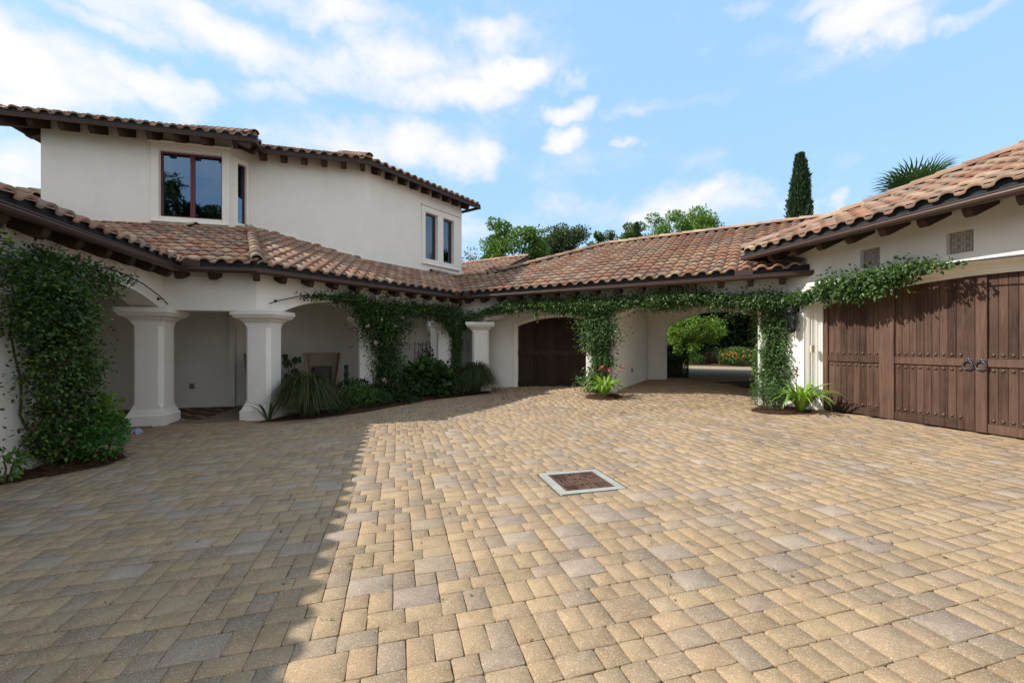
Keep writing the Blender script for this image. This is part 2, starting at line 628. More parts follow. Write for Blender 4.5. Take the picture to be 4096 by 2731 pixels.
gb = MB()
for (q0, q1, p0, p1, st) in ((-300, 300, -300, 300, 7.5),):
    g = grid_sheet('ground', q0, q1, p0, p1, st, -.14, M['ground'])
    gb.add(g.v, g.f)
tag(gb.build('ground', M['ground']), kind='structure')


def mat_far_paving():
    m, w = new_mat('far_paving')
    P = pos(w)
    mp = w.n('ShaderNodeMapping')
    mp.vector_type = 'POINT'
    w.link(P, mp.inputs['Vector'])
    mp.inputs['Rotation'].default_value = (0, 0, R(-15.1))
    br = w.n('ShaderNodeTexBrick')
    w.link(mp.outputs[0], br.inputs['Vector'])
    br.inputs['Scale'].default_value = 1.0
    br.inputs['Brick Width'].default_value = .24
    br.inputs['Row Height'].default_value = .15
    br.inputs['Mortar Size'].default_value = .006
    br.inputs['Color1'].default_value = (.43, .32, .205, 1)
    br.inputs['Color2'].default_value = (.33, .26, .20, 1)
    br.inputs['Mortar'].default_value = (.10, .075, .05, 1)
    c = w.mix(w.rng(w.noise(P, .6, 4), .3, .7, 0, .35), br.outputs[0], (.30, .24, .17, 1))
    finish(w, c, .9, br.outputs['Fac'], -.4, .01, .15)
    return m


M['far'] = mat_far_paving()
paving = grid_sheet('x', -12, 24, -8, 26, 1.0, -.0115, None).build('courtyard_paving', M['joint'])
tag(paving, kind='structure')
outer = grid_sheet('x', 6, 30, 11.5, 27.5, 1.0, -.006, None).build('driveway', M['far'])
tag(outer, kind='structure')

UN = .0700                                            # paving module
DQ, DP = 1.971, 4.388                                 # drain centre
HU = 5.6 * UN                                         # half the drain collar


def pave_layout():
    """coursed three-size paving on the module: staggered blocks in wavy courses, cut round the drain"""
    rr = random.Random(3)
    q0, p0 = DQ - 5.5 * UN, DP - 5.5 * UN
    out = []
    blocks5 = [([(0, 0, 4, 3), (0, 3, 2, 2), (2, 3, 2, 2)], 4, .5), ([(0, 2, 4, 3), (0, 0, 2, 2), (2, 0, 2, 2)], 4, .5),
               ([(0, 0, 2, 3), (0, 3, 2, 2)], 2, .7), ([(0, 2, 2, 3), (0, 0, 2, 2)], 2, .7),
               ([(0, 0, 4, 3), (4, 0, 2, 3), (0, 3, 3, 2), (3, 3, 3, 2)], 6, 1.15), ([(0, 2, 2, 3), (2, 2, 4, 3), (0, 0, 3, 2), (3, 0, 3, 2)], 6, 1.15),
               ([(0, 0, 2, 3), (2, 0, 2, 3), (4, 0, 2, 3), (0, 3, 3, 2), (3, 3, 3, 2)], 6, 1.5)]
    blocks4 = [([(0, 0, 3, 2), (0, 2, 3, 2)], 3, 1.2), ([(0, 0, 2, 2), (0, 2, 2, 2)], 2, .5), ([(0, 0, 3, 2), (3, 0, 2, 2), (0, 2, 2, 2), (2, 2, 3, 2)], 5, 1.6)]
    j = -74
    while j < 150:
        use, H = (blocks5, 5) if rr.random() < .74 else (blocks4, 4)
        i = -150 - rr.randrange(6)
        while i < 115:
            t = rr.random() * sum(b[2] for b in use)
            for b in use:
                t -= b[2]
                if t <= 0:
                    break
            for (x, y, w_, h_) in b[0]:
                rects = [(i + x, j + y, w_, h_)]
                if i + x < 11 and i + x + w_ > 0 and j + y < 11 and j + y + h_ > 0:
                    X0, Y0, X1, Y1 = i + x, j + y, i + x + w_, j + y + h_
                    rects = [r for r in ((X0, Y0, X1 - X0, -Y0), (X0, 11, X1 - X0, Y1 - 11),
                                         (X0, max(Y0, 0), -X0, min(Y1, 11) - max(Y0, 0)), (11, max(Y0, 0), X1 - 11, min(Y1, 11) - max(Y0, 0))) if r[2] > 0 and r[3] > 0]
                for (a, b_, c, d) in rects:
                    out.append((q0 + a * UN, p0 + b_ * UN, c, d))
            i += b[1]
        j += H
    return out


def paver_template(w_, h_, seed):
    """tumbled concrete paver: uneven outline, rounded arris; 18 outline points"""
    r = random.Random(seed)
    W, H = w_ * UN - .0028 - r.random() * .003, h_ * UN - .0028 - r.random() * .003
    pts = []
    for (x, y, cx, cy) in ((-1, -1, 1, 0), (0, -1, 0, 0), (1, -1, 0, 1), (1, 0, 0, 0), (1, 1, -1, 0), (0, 1, 0, 0), (-1, 1, 0, -1), (-1, 0, 0, 0)):
        bx, by = x * W / 2, y * H / 2
        if x and y:
            c = .005 + r.random() * .006
            if x * y > 0:
                pts += [(bx - 0 * c, by - y * c), (bx - x * c, by)] if True else []
            else:
                pts += [(bx - x * c, by), (bx, by - y * c)]
        else:
            pts.append((bx + r.uniform(-.0022, .0022), by + r.uniform(-.0022, .0022)))
    # order the corners properly round the outline
    pts.sort(key=lambda t: math.atan2(t[1] / H, t[0] / W))
    pts = [(x + r.uniform(-.0026, .0020) * math.copysign(1, x), y + r.uniform(-.0026, .0020) * math.copysign(1, y)) for x, y in pts]
    n = len(pts)
    V = [(x, y, -.034) for x, y in pts] + [(x, y, -.003) for x, y in pts]
    ins = [(x - math.copysign(min(.0032, abs(x)), x), y - math.copysign(min(.0032, abs(y)), y)) for x, y in pts]
    V += [(x, y, 0.0) for x, y in ins]
    V.append((0, 0, 0.0))
    F4, F3 = [], []
    for k in range(n):
        j = (k + 1) % n
        F4 += [(k, j, n + j, n + k), (n + k, n + j, 2 * n + j, 2 * n + k)]
        F3.append((2 * n + k, 2 * n + j, 3 * n))
    return np.array(V), np.array(F4), np.array(F3)


PT = {}
for wh in [(a, b) for a in (1, 2, 3, 4) for b in (1, 2, 3)]:
    PT[wh] = [paver_template(*wh, seed=wh[0] * 10 + wh[1] + 100 * k) for k in range(3)]

PAL_L = [(.325, .248, .183), (.34, .26, .19), (.312, .236, .175), (.352, .26, .176), (.33, .252, .184)]
PAL_S = [(.352, .244, .138), (.366, .254, .143), (.342, .235, .134), (.342, .242, .146), (.295, .214, .142), (.328, .231, .139), (.356, .242, .137), (.285, .209, .141), (.352, .242, .14), (.337, .238, .143)]


def under_building(x, y):
    a, n = FL.an(x, y)
    if n > .10 and a < .3 and a > -16:
        return True
    a1, n1 = FAB.an(x, y)
    a2, n2 = FBC.an(x, y)
    if x < -1.5 and n1 > .12 and n2 > .12 and n > -3.6 and a2 < LBC + .6:
        return True
    a3, n3 = FG.an(x, y)
    if n3 > .30 and a3 > -.2:
        return True
    a4, n4 = FCD.an(x, y)
    if n4 > 1.03 and a4 < 5.27:
        return True
    if n4 > 8.4 or (n4 > 3.85 and (a4 < 5.85)):
        return True
    return False


def build_pavers():
    cand = []
    for (q, p, w_, h_) in pave_layout():
        cq, cp = q + w_ * UN / 2, p + h_ * UN / 2
        x, y = qp(cq, cp)
        if y < 1.2 or abs(x) > 1.32 * y + .8 or y > 19 or under_building(x, y):
            continue
        if (w_, h_) not in PT:
            continue
        size = w_ * h_ / (y ** 3) if abs(x) < 1.2 * y and y > 1.93 else 0
        cand.append((size, x, y, w_, h_))
    cand.sort(key=lambda c: -c[0])
    r = random.Random(5)
    shared = {}
    VV, F4, F3, CC = [], [], [], []
    nb = 0
    ca, sa = math.cos(R(15.1)), math.sin(R(15.1))
    for k, (size, x, y, w_, h_) in enumerate(cand):
        c = r.choice(PAL_L if w_ * h_ >= 12 else PAL_S)
        if w_ * h_ >= 12 and r.random() < .28:
            c = r.choice(PAL_S[:4])
        v = r.uniform(.92, 1.08)
        c = tuple(min(1, ch * v * r.uniform(.99, 1.01)) for ch in c) + (1.0,)
        var = r.randrange(3)
        z = gz(x, y) + r.uniform(-.0022, .0022)
        tx, ty = r.uniform(-.006, .006), r.uniform(-.006, .006)
        flip = r.random() < .5
        if k < 300:
            key = (w_, h_, var)
            if key not in shared:
                V, A, B = PT[(w_, h_)][var]
                shared[key] = raw_mesh('paver', V, A, M['pave_obj'], F3=B)
            o = bpy.data.objects.new('paver', shared[key])
            o.location = (x, y, z)
            o.rotation_euler = (tx, ty, R(15.1) + (math.pi if flip else 0))
            o.color = c
            COL.objects.link(o)
            attach(o, paving)
        else:
            V, A, B = PT[(w_, h_)][var]
            s = -1 if flip else 1
            lx, ly = V[:, 0] * s, V[:, 1] * s
            P = np.stack([x + lx * ca - ly * sa, y + lx * sa + ly * ca, z + V[:, 2] - lx * ty + ly * tx], 1)
            VV.append(P)
            F4.append(A + nb)
            F3.append(B + nb)
            CC.append(np.tile(c, (len(V), 1)))
            nb += len(V)
    me = raw_mesh('paver_field', np.concatenate(VV), np.concatenate(F4), M['pave_col'], np.concatenate(CC), F3=np.concatenate(F3))
    tag(link('paver_field', me, paving), kind='stuff')


build_pavers()


def build_drain():
    x, y = qp(DQ, DP)
    z = gz(x, y) + .004
    fr = Frame((x, y), 15.1)
    t = thing('drain_grate', 'rusty square drain grate in a pale concrete collar sunk in the paving', 'drain grate', (x, y, z))
    h = HU - .028
    b = MB()
    g = .285
    for (a0, a1, n0, n1) in ((-h, h, -h, -g), (-h, h, g, h), (-h, -g, -g, g), (g, h, -g, g)):
        b.box(fr, a0, a1, n0, n1, z - .12, z)
    b.build('concrete_collar', M['concrete'], t)
    MB().box(fr, -g, g, -g, g, z - .119, z - .115).build('pit_floor', M['pit'], t)
    fb = MB()
    e = .283
    k = .03
    zt, zb = z - .004, z - .016
    for (a0, a1, n0, n1) in ((-e, e, -e, -e + k), (-e, e, e - k, e), (-e, -e + k, -e + k, e - k), (e - k, e, -e + k, e - k)):
        fb.box(fr, a0, a1, n0, n1, zb, zt)
    c = .092
    for s in (-c, c):
        fb.box(fr, -e + k, e - k, s - .008, s + .008, zb, zt - .001)
    for s in (-c, c):
        for (n0, n1) in ((-e + k, -c - .008), (-c + .008, c - .008), (c + .008, e - k)):
            fb.box(fr, s - .008, s + .008, n0, n1, zb, zt - .001)
    frame = fb.build('grate_frame', M['rust'], t)
    cells = [(-e + k, -c - .008), (-c + .008, c - .008), (c + .008, e - k)]
    for i, (a0, a1) in enumerate(cells):
        for j, (n0, n1) in enumerate(cells):
            along = (i + j) % 2 == 1 or (i == 1 and j == 1)
            m = 3
            for q in range(m):
                bb = MB()
                if along:
                    s = a0 + (a1 - a0) * (q + .5) / m
                    bb.box(fr, s - .010, s + .010, n0 + .001, n1 - .001, zt - .009, zt - .002)
                else:
                    s = n0 + (n1 - n0) * (q + .5) / m
                    bb.box(fr, a0 + .001, a1 - .001, s - .010, s + .010, zt - .009, zt - .002)
                bb.build('bar', M['rust'], t)


build_drain()


def weeds_and_litter():
    """tiny weeds in the joints and a few fallen leaves"""
    g = np.random.default_rng(77)
    V, F, C = [], [], []
    n = 0
    for k in range(260):
        x, y = g.uniform(-3, 7), g.uniform(2.2, 9)
        if under_building(x, y):
            continue
        q, p = .9655 * x + .2605 * y, -.2605 * x + .9655 * y
        q = DQ - 5.5 * UN + round((q - DQ + 5.5 * UN) / UN) * UN
        x, y = qp(q, p)
        z = gz(x, y) - .004
        for b in range(int(g.integers(2, 7))):
            a = g.uniform(0, 6.28)
            L = g.uniform(.008, .024)
            dx, dy = math.cos(a), math.sin(a)
            ox, oy = g.normal(0, .006, 2)
            V += [(x + ox, y + oy, z), (x + ox + dx * L - dy * .003, y + oy + dy * L + dx * .003, z + L * .8), (x + ox + dx * L * 1.5, y + oy + dy * L * 1.5, z + L * .9), (x + ox + dx * L + dy * .003, y + oy + dy * L - dx * .003, z + L * .8)]
            F.append((n, n + 1, n + 2, n + 3))
            c = (.07, .11, .025, 1) if k % 3 else (.11, .085, .04, 1)
            C += [c] * 4
            n += 4
    for k in range(70):
        x, y = g.uniform(-4, 7.5), g.uniform(2.4, 11)
        if under_building(x, y):
            continue
        a, L = g.uniform(0, 6.28), g.uniform(.018, .04)
        dx, dy = math.cos(a), math.sin(a)
        z = gz(x, y) + .004
        V += [(x, y, z), (x + dx * L * .5 - dy * L * .3, y + dy * L * .5 + dx * L * .3, z + .008), (x + dx * L, y + dy * L, z + .003), (x + dx * L * .5 + dy * L * .3, y + dy * L * .5 - dx * L * .3, z + .006)]
        F.append((n, n + 1, n + 2, n + 3))
        C += [[(.16, .09, .04, 1), (.10, .06, .03, 1), (.20, .15, .06, 1), (.07, .09, .03, 1)][k % 4]] * 4
        n += 4
    me = raw_mesh('leaf_litter', np.array(V), np.array(F), M['leaf'], np.array(C))
    tag(link('leaf_litter', me), 'small weeds in the joints and fallen leaves on the paving', 'leaf litter', None, 'stuff')


weeds_and_litter()

# ------------------------------------------------------------------ building pieces
def wall(fr, a0, a1, z0, z1, n0, n1, ops=(), N=26, bottom_ground=True):
    """vertical wall with openings (b0, b1, sill, top function); arches are cut true"""
    b = MB()
    br = {a0, a1}
    for (s0, s1, zb, fn) in ops:
        for k in range(N + 1):
            br.add(round(s0 + (s1 - s0) * k / N, 5))
    br = sorted(br)

    def P(a, n, z):
        return fr.p(a, n, z)
    for sa, sb in zip(br[:-1], br[1:]):
        mid = (sa + sb) / 2
        sol = []
        ca, cb = z0, z0
        for o in sorted((o for o in ops if o[0] < mid < o[1]), key=lambda o: o[2]):
            if o[2] > max(ca, cb) + 1e-4:
                sol.append((ca, cb, o[2], o[2], 0))
            ca, cb = o[3](sa), o[3](sb)
        if max(ca, cb) < z1 - 1e-4:
            sol.append((ca, cb, z1, z1, 0))
        for (la, lb, ha, hb, _) in sol:
            b.quad(P(sa, n0, la), P(sb, n0, lb), P(sb, n0, hb), P(sa, n0, ha))
            b.quad(P(sb, n1, lb), P(sa, n1, la), P(sa, n1, ha), P(sb, n1, hb))
            b.quad(P(sa, n0, ha), P(sb, n0, hb), P(sb, n1, hb), P(sa, n1, ha))
            b.quad(P(sa, n1, la), P(sb, n1, lb), P(sb, n0, lb), P(sa, n0, la))
    for (s0, s1, zb, fn) in ops:
        for s, flip in ((s0, 0), (s1, 1)):
            lo, hi = max(zb, z0), fn(s)
            q = [P(s, n0, lo), P(s, n1, lo), P(s, n1, hi), P(s, n0, hi)]
            if flip:
                q.reverse()
            b.quad(*q)
    b.quad(P(a0, n1, z0), P(a0, n0, z0), P(a0, n0, z1), P(a0, n1, z1))
    b.quad(P(a1, n0, z0), P(a1, n1, z0), P(a1, n1, z1), P(a1, n0, z1))
    return b


def arch(s0, s1, zs, zc, pw=2.0):
    def f(s):
        u = min(1, abs(2 * (s - s0) / (s1 - s0) - 1))
        return zs + (zc - zs) * (1 - u ** pw)
    return f


def flat(z):
    return lambda s: z


def rot2(fr, c, ang):
    return Frame(fr.p(*c)[:2], ang)


def ring8(fr, h, c, z):
    c = max(c, .0015)
    pts = [(-h + c, -h), (h - c, -h), (h, -h + c), (h, h - c), (h - c, h), (-h + c, h), (-h, h - c), (-h, -h + c)]
    return [fr.p(a, n, z) for a, n in pts]


def column(fr, z0, ztop, parent):
    """square stucco column: base block, stop-chamfered shaft, stepped capital"""
    k = ztop - z0
    prof = [(-.3, .335, 0), (.205, .335, 0), (.222, .322, 0), (.24, .305, 0), (.252, .305, 0), (.285, .292, 0), (.315, .276, 0), (.345, .27, .004), (.43, .27, .07)]
    top = [(-.37, .27, .07), (-.29, .27, .004), (-.262, .276, 0), (-.240, .298, 0), (-.222, .304, 0), (-.220, .333, 0), (-.192, .333, 0), (-.190, .352, 0), (-.180, .385, 0),
           (-.160, .415, 0), (-.132, .432, 0), (-.104, .436, 0), (-.102, .462, 0), (-.012, .462, 0), (0, .452, 0)]
    rings = [ring8(fr, h, c, z0 + z) for z, h, c in prof] + [ring8(fr, h, c, ztop + z) for z, h, c in top]
    return MB().loft(rings).build('column', M['stucco'], parent)


def clip_poly(poly, planes):
    for (px, py, nx, ny) in planes:
        out = []
        for i in range(len(poly)):
            a, b = poly[i], poly[(i + 1) % len(poly)]
            da = (a[0] - px) * nx + (a[1] - py) * ny
            db = (b[0] - px) * nx + (b[1] - py) * ny
            if da >= 0:
                out.append(a)
            if (da >= 0) != (db >= 0):
                t = da / (da - db)
                out.append((a[0] + (b[0] - a[0]) * t, a[1] + (b[1] - a[1]) * t))
        poly = out
        if not poly:
            break
    return poly


TW, TEX, TLEN = .302, .392, .45


def tile_template(seed, hol=False):
    """one S-shaped clay tile: pan and barrel, rounded front edge"""
    r = random.Random(seed)
    prof = []
    for k in range(4):
        t = k / 3
        prof.append((-.008 + .118 * t, .012 * (2 * t - 1) ** 2))
    for k in range(1, 9):
        t = k / 8
        prof.append((.110 + .205 * t, .012 + .066 * math.sin(math.pi * min(1, t * .95 + .02)) ** .65))
    n = len(prof)
    V = []
    sl = .068
    for (y, dz) in ((0, sl), (TLEN, 0)):
        for (x, z) in prof:
            V.append((x, y, z + dz + r.uniform(-.0012, .0012)))
    for (x, z) in prof:                      # rounded front lip
        V.append((x, -.006, z + sl - .011))
    for (x, z) in prof:
        V.append((x, -.002, z + sl - .046))
    F = []
    for k in range(n - 1):
        F.append((k, k + 1, n + k + 1, n + k))
        F.append((2 * n + k, 2 * n + k + 1, k + 1, k))
        F.append((3 * n + k, 3 * n + k + 1, 2 * n + k + 1, 2 * n + k))
    return np.array(V), np.array(F)


TT = [tile_template(k) for k in range(3)]
PAL_T = [(.345, .19, .128), (.315, .168, .11), (.36, .228, .152), (.395, .285, .19), (.31, .21, .155), (.285, .195, .148),
         (.33, .196, .135), (.25, .182, .142), (.355, .215, .145), (.305, .16, .105), (.37, .265, .185), (.31, .22, .17)]
tile_mesh = [raw_mesh('roof_tile', v, f, M['tile_obj'], smooth=True) for v, f in TT]


class TileBag:
    """gathers the tiles of one building; the 300 that show largest become objects"""
    def __init__(s):
        s.items = []      # (score, roof part, matrix, template, colour)
        s.cut = []        # (V, F, C) already clipped

    def field(s, roof, fr, nlip, zlip, slope, a0, a1, depth, planes=(), keep=None, seed=1, n_start=.035):
        r = random.Random(seed)
        be = math.atan(slope)
        cb, sb = math.cos(be), math.sin(be)
        U = Vector((fr.u[0], fr.u[1], 0))
        S = Vector((fr.n[0] * cb, fr.n[1] * cb, sb))
        Nn = U.cross(S)
        na = int((a1 - a0) / TW)
        nr = int(depth / cb / TEX) + 1
        part = {k: [[], [], [], 0] for k in range(1)}
        cutV, cutF, cutC, nb = [], [], [], 0
        for i in range(na):
            for j in range(nr):
                l = j * TEX
                o = fr.p(a0 + i * TW, nlip + n_start, zlip + .052) + S * l
                loc = o + Nn * r.uniform(-.003, .003)
                if keep is not None and not keep(loc + U * TW / 2 + S * TEX / 2):
                    continue
                st = 0
                for (px, py, nx, ny) in planes:
                    ds = []
                    for (u_, s_) in ((-.01, 0), (TW + .015, 0), (-.01, TLEN), (TW + .015, TLEN)):
                        c = o + U * u_ + S * s_
                        ds.append((c.x - px) * nx + (c.y - py) * ny)
                    if max(ds) <= 0:
                        st = 2
                        break
                    if min(ds) < 0:
                        st = 1
                if st == 2:
                    continue
                col = r.choice(PAL_T)
                v = r.uniform(.86, 1.12)
                col = (col[0] * v, col[1] * v, col[2] * v, 1.0)
                k = r.randrange(3)
                mt = Matrix((U, S, Nn)).transposed().to_4x4()
                mt.translation = loc
                mt = mt @ Matrix.Rotation(r.uniform(-.010, .010), 4, 'Z') @ Matrix.Rotation(r.uniform(-.012, .012), 4, 'Y')
                if st == 0:
                    d = (loc - Vector((0, 0, EYE))).length
                    vis = 1 if (loc.y > .5 and abs(loc.x) < 1.22 * loc.y) else 0
                    face = max(.03, Nn.dot((Vector((0, 0, EYE)) - loc).normalized()))
                    s.items.append((vis * face / d ** 2, roof, mt, k, col))
                else:
                    V, F = TT[k]
                    m = np.array(mt)
                    cutV.append(V @ m[:3, :3].T + m[:3, 3])
                    cutF.append(F + nb)
                    cutC.append(np.tile(col, (len(V), 1)))
                    nb += len(V)
        if nb:
            bm = bmesh.new()
            me = raw_mesh('tmp', np.concatenate(cutV), np.concatenate(cutF), None, np.concatenate(cutC))
            bm.from_mesh(me)
            for (px, py, nx, ny) in planes:
                bmesh.ops.bisect_plane(bm, geom=bm.verts[:] + bm.edges[:] + bm.faces[:], plane_co=(px, py, 0), plane_no=(nx, ny, 0), clear_inner=True, dist=1e-5)
            bmesh.ops.triangulate(bm, faces=bm.faces[:])
            bm.verts.ensure_lookup_table()
            lay = bm.verts.layers.float_color["Col"]
            V = np.array([v.co[:] for v in bm.verts])
            C = np.array([v[lay][:] for v in bm.verts])
            F = np.array([[v.index for v in f.verts] for f in bm.faces])
            bm.free()
            bpy.data.meshes.remove(me)
            if len(F):
                s.cut.append((V, F, C))

    def flush(s, roof):
        s.items.sort(key=lambda t: -t[0])
        VV, F4, CC = [], [], []
        nb = 0
        for k, (sc, rf, mt, t, col) in enumerate(s.items):
            if k < 300 and sc > 0:
                o = bpy.data.objects.new('roof_tile', tile_mesh[t])
                o.matrix_basis = mt
                o.color = col
                COL.objects.link(o)
                attach(o, roof)
            else:
                V, F = TT[t]
                m = np.array(mt)
                VV.append(V @ m[:3, :3].T + m[:3, 3])
                F4.append(F + nb)
                CC.append(np.tile(col, (len(V), 1)))
                nb += len(V)
        F3 = []
        for (V, F, C) in s.cut:
            VV.append(V)
            F3.append(F + nb)
            CC.append(C)
            nb += len(V)
        me = raw_mesh('roof_tile_field', np.concatenate(VV), np.concatenate(F4) if F4 else None, M['tile_col'], np.concatenate(CC), smooth=True, F3=np.concatenate(F3) if F3 else None)
        tag(link('roof_tile_field', me, roof), kind='stuff')


def cap_template():
    """half-round cap tile, tapering up the slope, with a thick front edge"""
    V, n = [], 11
    for (y, rr, dz) in ((0, .116, .018), (.46, .106, 0)):
        for k in range(n):
            t = math.pi * k / (n - 1)
            V.append((rr * math.cos(t), y, rr * .92 * math.sin(t) + dz))
    for k in range(n):
        t = math.pi * k / (n - 1)
        V.append((.094 * math.cos(t), 0, .094 * .92 * math.sin(t) + .018))
    F = []
    for k in range(n - 1):
        F.append((k, k + 1, n + k + 1, n + k)[::-1])
        F.append((2 * n + k, 2 * n + k + 1, k + 1, k)[::-1])
    return np.array(V), np.array(F)


cap_mesh = raw_mesh('cap_tile', *cap_template(), M['tile_obj'], smooth=False)
_cv, _cf = cap_template()
_cn = 11
_cv = np.concatenate([_cv, [[0, .004, .018]]])
cap_end_mesh = raw_mesh('cap_tile', _cv, _cf, M['tile_obj'], F3=np.array([[2 * _cn + k + 1, 2 * _cn + k, 3 * _cn] for k in range(_cn - 1)]))


def caps(roof, p0, p1, seed=1, lift=.03, name='cap_tile', exp=.385):
    """row of cap tiles from p0 (low end) up to p1"""
    r = random.Random(seed)
    p0, p1 = Vector(p0), Vector(p1)
    d = (p1 - p0)
    L = d.length
    Y = d.normalized()
    X = Y.cross(Vector((0, 0, 1))).normalized()
    Z = X.cross(Y)
    bd = MB()
    q0, q1 = p0 + Y * .03, p0 + Y * (int(L / exp) * exp)
    bd.loft([[q + X * x_ + Z * z_ for x_, z_ in ((-.075, -.14), (.075, -.14), (.07, lift + .03), (-.07, lift + .03))] for q in (q0, q1)])
    bd.build('cap_gap_shade', M['closure'], roof)  # dark filler strip standing in for the shadowed gap under the caps
    for k in range(max(1, int(L / exp))):
        mt = Matrix((X, Y, Z)).transposed().to_4x4()
        mt.translation = p0 + Y * (k * exp) + Z * (lift + r.uniform(-.004, .004))
        mt = mt @ Matrix.Rotation(r.uniform(-.012, .012), 4, 'Z')
        o = bpy.data.objects.new(name, cap_mesh if k else cap_end_mesh)
        o.matrix_basis = mt
        c = r.choice(PAL_T)
        v = r.uniform(.88, 1.1)
        o.color = (c[0] * v, c[1] * v, c[2] * v, 1)
        COL.objects.link(o)
        attach(o, roof)


def deck(b, fr, nlip, zlip, slope, poly_an, planes=(), n_in=.06, t0=.012, t1=.12):
    """roof board under the tiles: a slab following the slope"""
    P = [fr.p(a, n)[:2] for a, n in poly_an]
    P = clip_poly(P, planes)
    if len(P) < 3:
        return b
    top, bot = [], []
    for (x, y) in P:
        a, n = fr.an(x, y)
        z = zlip + .04 + slope * (n - nlip)
        top.append((x, y, z - t0))
        bot.append((x, y, z - t1))
    k = len(P)
    fs = [tuple(range(k)), tuple(range(2 * k - 1, k - 1, -1))]
    for i in range(k):
        j = (i + 1) % k
        fs.append((i, k + i, k + j, j))
    return b.add(top + bot, fs)


def mitre(path, d):
    """offset an open plan polyline by d to its left"""
    out = []
    for i, p in enumerate(path):
        if i == 0:
            a = math.degrees(math.atan2(path[1][1] - p[1], path[1][0] - p[0]))
            out.append(off(p, a, d))
        elif i == len(path) - 1:
            a = math.degrees(math.atan2(p[1] - path[i - 1][1], p[0] - path[i - 1][0]))
            out.append(off(p, a, d))
        else:
            q, s = path[i - 1], path[i + 1]
            a0 = math.degrees(math.atan2(p[1] - q[1], p[0] - q[0]))
            a1 = math.degrees(math.atan2(s[1] - p[1], s[0] - p[0]))
            out.append(isect(off(p, a0, d), a0, off(p, a1, d), a1))
    return out


def run_profile(path, prof, closed=True):
    """sweep a (inward offset, z) profile along a plan polyline with mitred corners"""
    cols = [[(x, y, z) for (x, y) in mitre(path, d)] for d, z in prof]
    rings = [[Vector(cols[k][i]) for k in range(len(prof))] for i in range(len(path))]
    return MB().loft(rings, closed=closed)


def gutter_profile(z):
    return [(0, z), (.0, z - .018), (.012, z - .024), (.006, z - .05), (.018, z - .085), (.045, z - .108), (.085, z - .115), (.125, z - .10), (.135, z - .02), (.123, z - .02), (.06, z - .04), (.016, z - .01)]


def rafter(fr, a, n_wall, nlip, zlip, slope, parent, w=.12, h=.25, nose=.10, back=.0):
    """exposed rafter tail with a rounded lower nose"""
    def zs(n):
        return zlip - .083 + slope * (n - nlip)
    n0, n1 = nlip + nose, n_wall + .12 + back
    pts = [(n0, zs(n0)), (n1, zs(n1)), (n1, zs(n1) - h), (n0 + .13, zs(n0 + .13) - h)]
    for k in range(1, 5):
        t = k / 5 * math.pi / 2
        pts.append((n0 + .13 - .115 * math.sin(t), zs(n0 + .13) - h + (h - .05) * (1 - math.cos(t))))
    pts.append((n0, zs(n0) - .04))
    R0 = [fr.p(a - w / 2, n, z) for n, z in pts]
    R1 = [fr.p(a + w / 2, n, z) for n, z in pts]
    return MB().loft([R1, R0]).build('rafter_tail', M['rafter'], parent)


def closure(fr, nlip, zlip, a0, a1):
    """dark bird-stop filling the scallops under the first tile row"""
    return MB().box(fr, a0, a1, nlip + .06, nlip + .085, zlip - .04, zlip + .135)


def moulding(fr, path, prof):
    """casing swept round an opening: path of (a, z); profile of (outward offset, n)"""
    pts = [Vector((a, z)) for a, z in path]
    nrm = []
    for i in range(len(pts)):
        d0 = (pts[i] - pts[max(i - 1, 0)])
        d1 = (pts[min(i + 1, len(pts) - 1)] - pts[i])
        d0 = d0.normalized() if d0.length > 0 else d1.normalized()
        d1 = d1.normalized() if d1.length > 0 else d0
        m = (d0 + d1).normalized()
        k = 1 / max(.35, m.dot(d0))
        nrm.append(Vector((-m.y, m.x)) * k)
    rings = [[fr.p(p.x + v.x * o, n, p.y + v.y * o) for o, n in prof] for p, v in zip(pts, nrm)]
    return MB().loft(rings)


def arch_path(s0, s1, z0, fn, N=24):
    return [(s0, z0)] + [(s0 + (s1 - s0) * k / N, fn(s0 + (s1 - s0) * k / N)) for k in range(N + 1)] + [(s1, z0)]

def vplane(pt, d, keep):
    """vertical clip plane through pt along d, keeping the side where keep lies"""
    nx, ny = -d[1], d[0]
    if (keep[0] - pt[0]) * nx + (keep[1] - pt[1]) * ny < 0:
        nx, ny = -nx, -ny
    return (pt[0], pt[1], nx, ny)


def add2(a, b):
    return (a[0] + b[0], a[1] + b[1])


def in_tower(v):
    """inside the upper storey's walls"""
    return (U1a.an(v.x, v.y)[1] > .12 and U1a.an(v.x, v.y)[0] > -4.0 and U1a.an(v.x, v.y)[0] < .33) or \
        (U1b.an(v.x, v.y)[1] > .12 and U2.an(v.x, v.y)[1] > .12 and U2.an(v.x, v.y)[0] < 4.5 and U1a.an(v.x, v.y)[0] > -4.0)


# ================================================================== HOUSE
house = thing('house', 'white stucco house with arcaded porch and two storey block on the left, red tile roofs', 'house', (-7, 11, 0))
ZC = 2.376                                            # capital height
S_ = M['stucco']

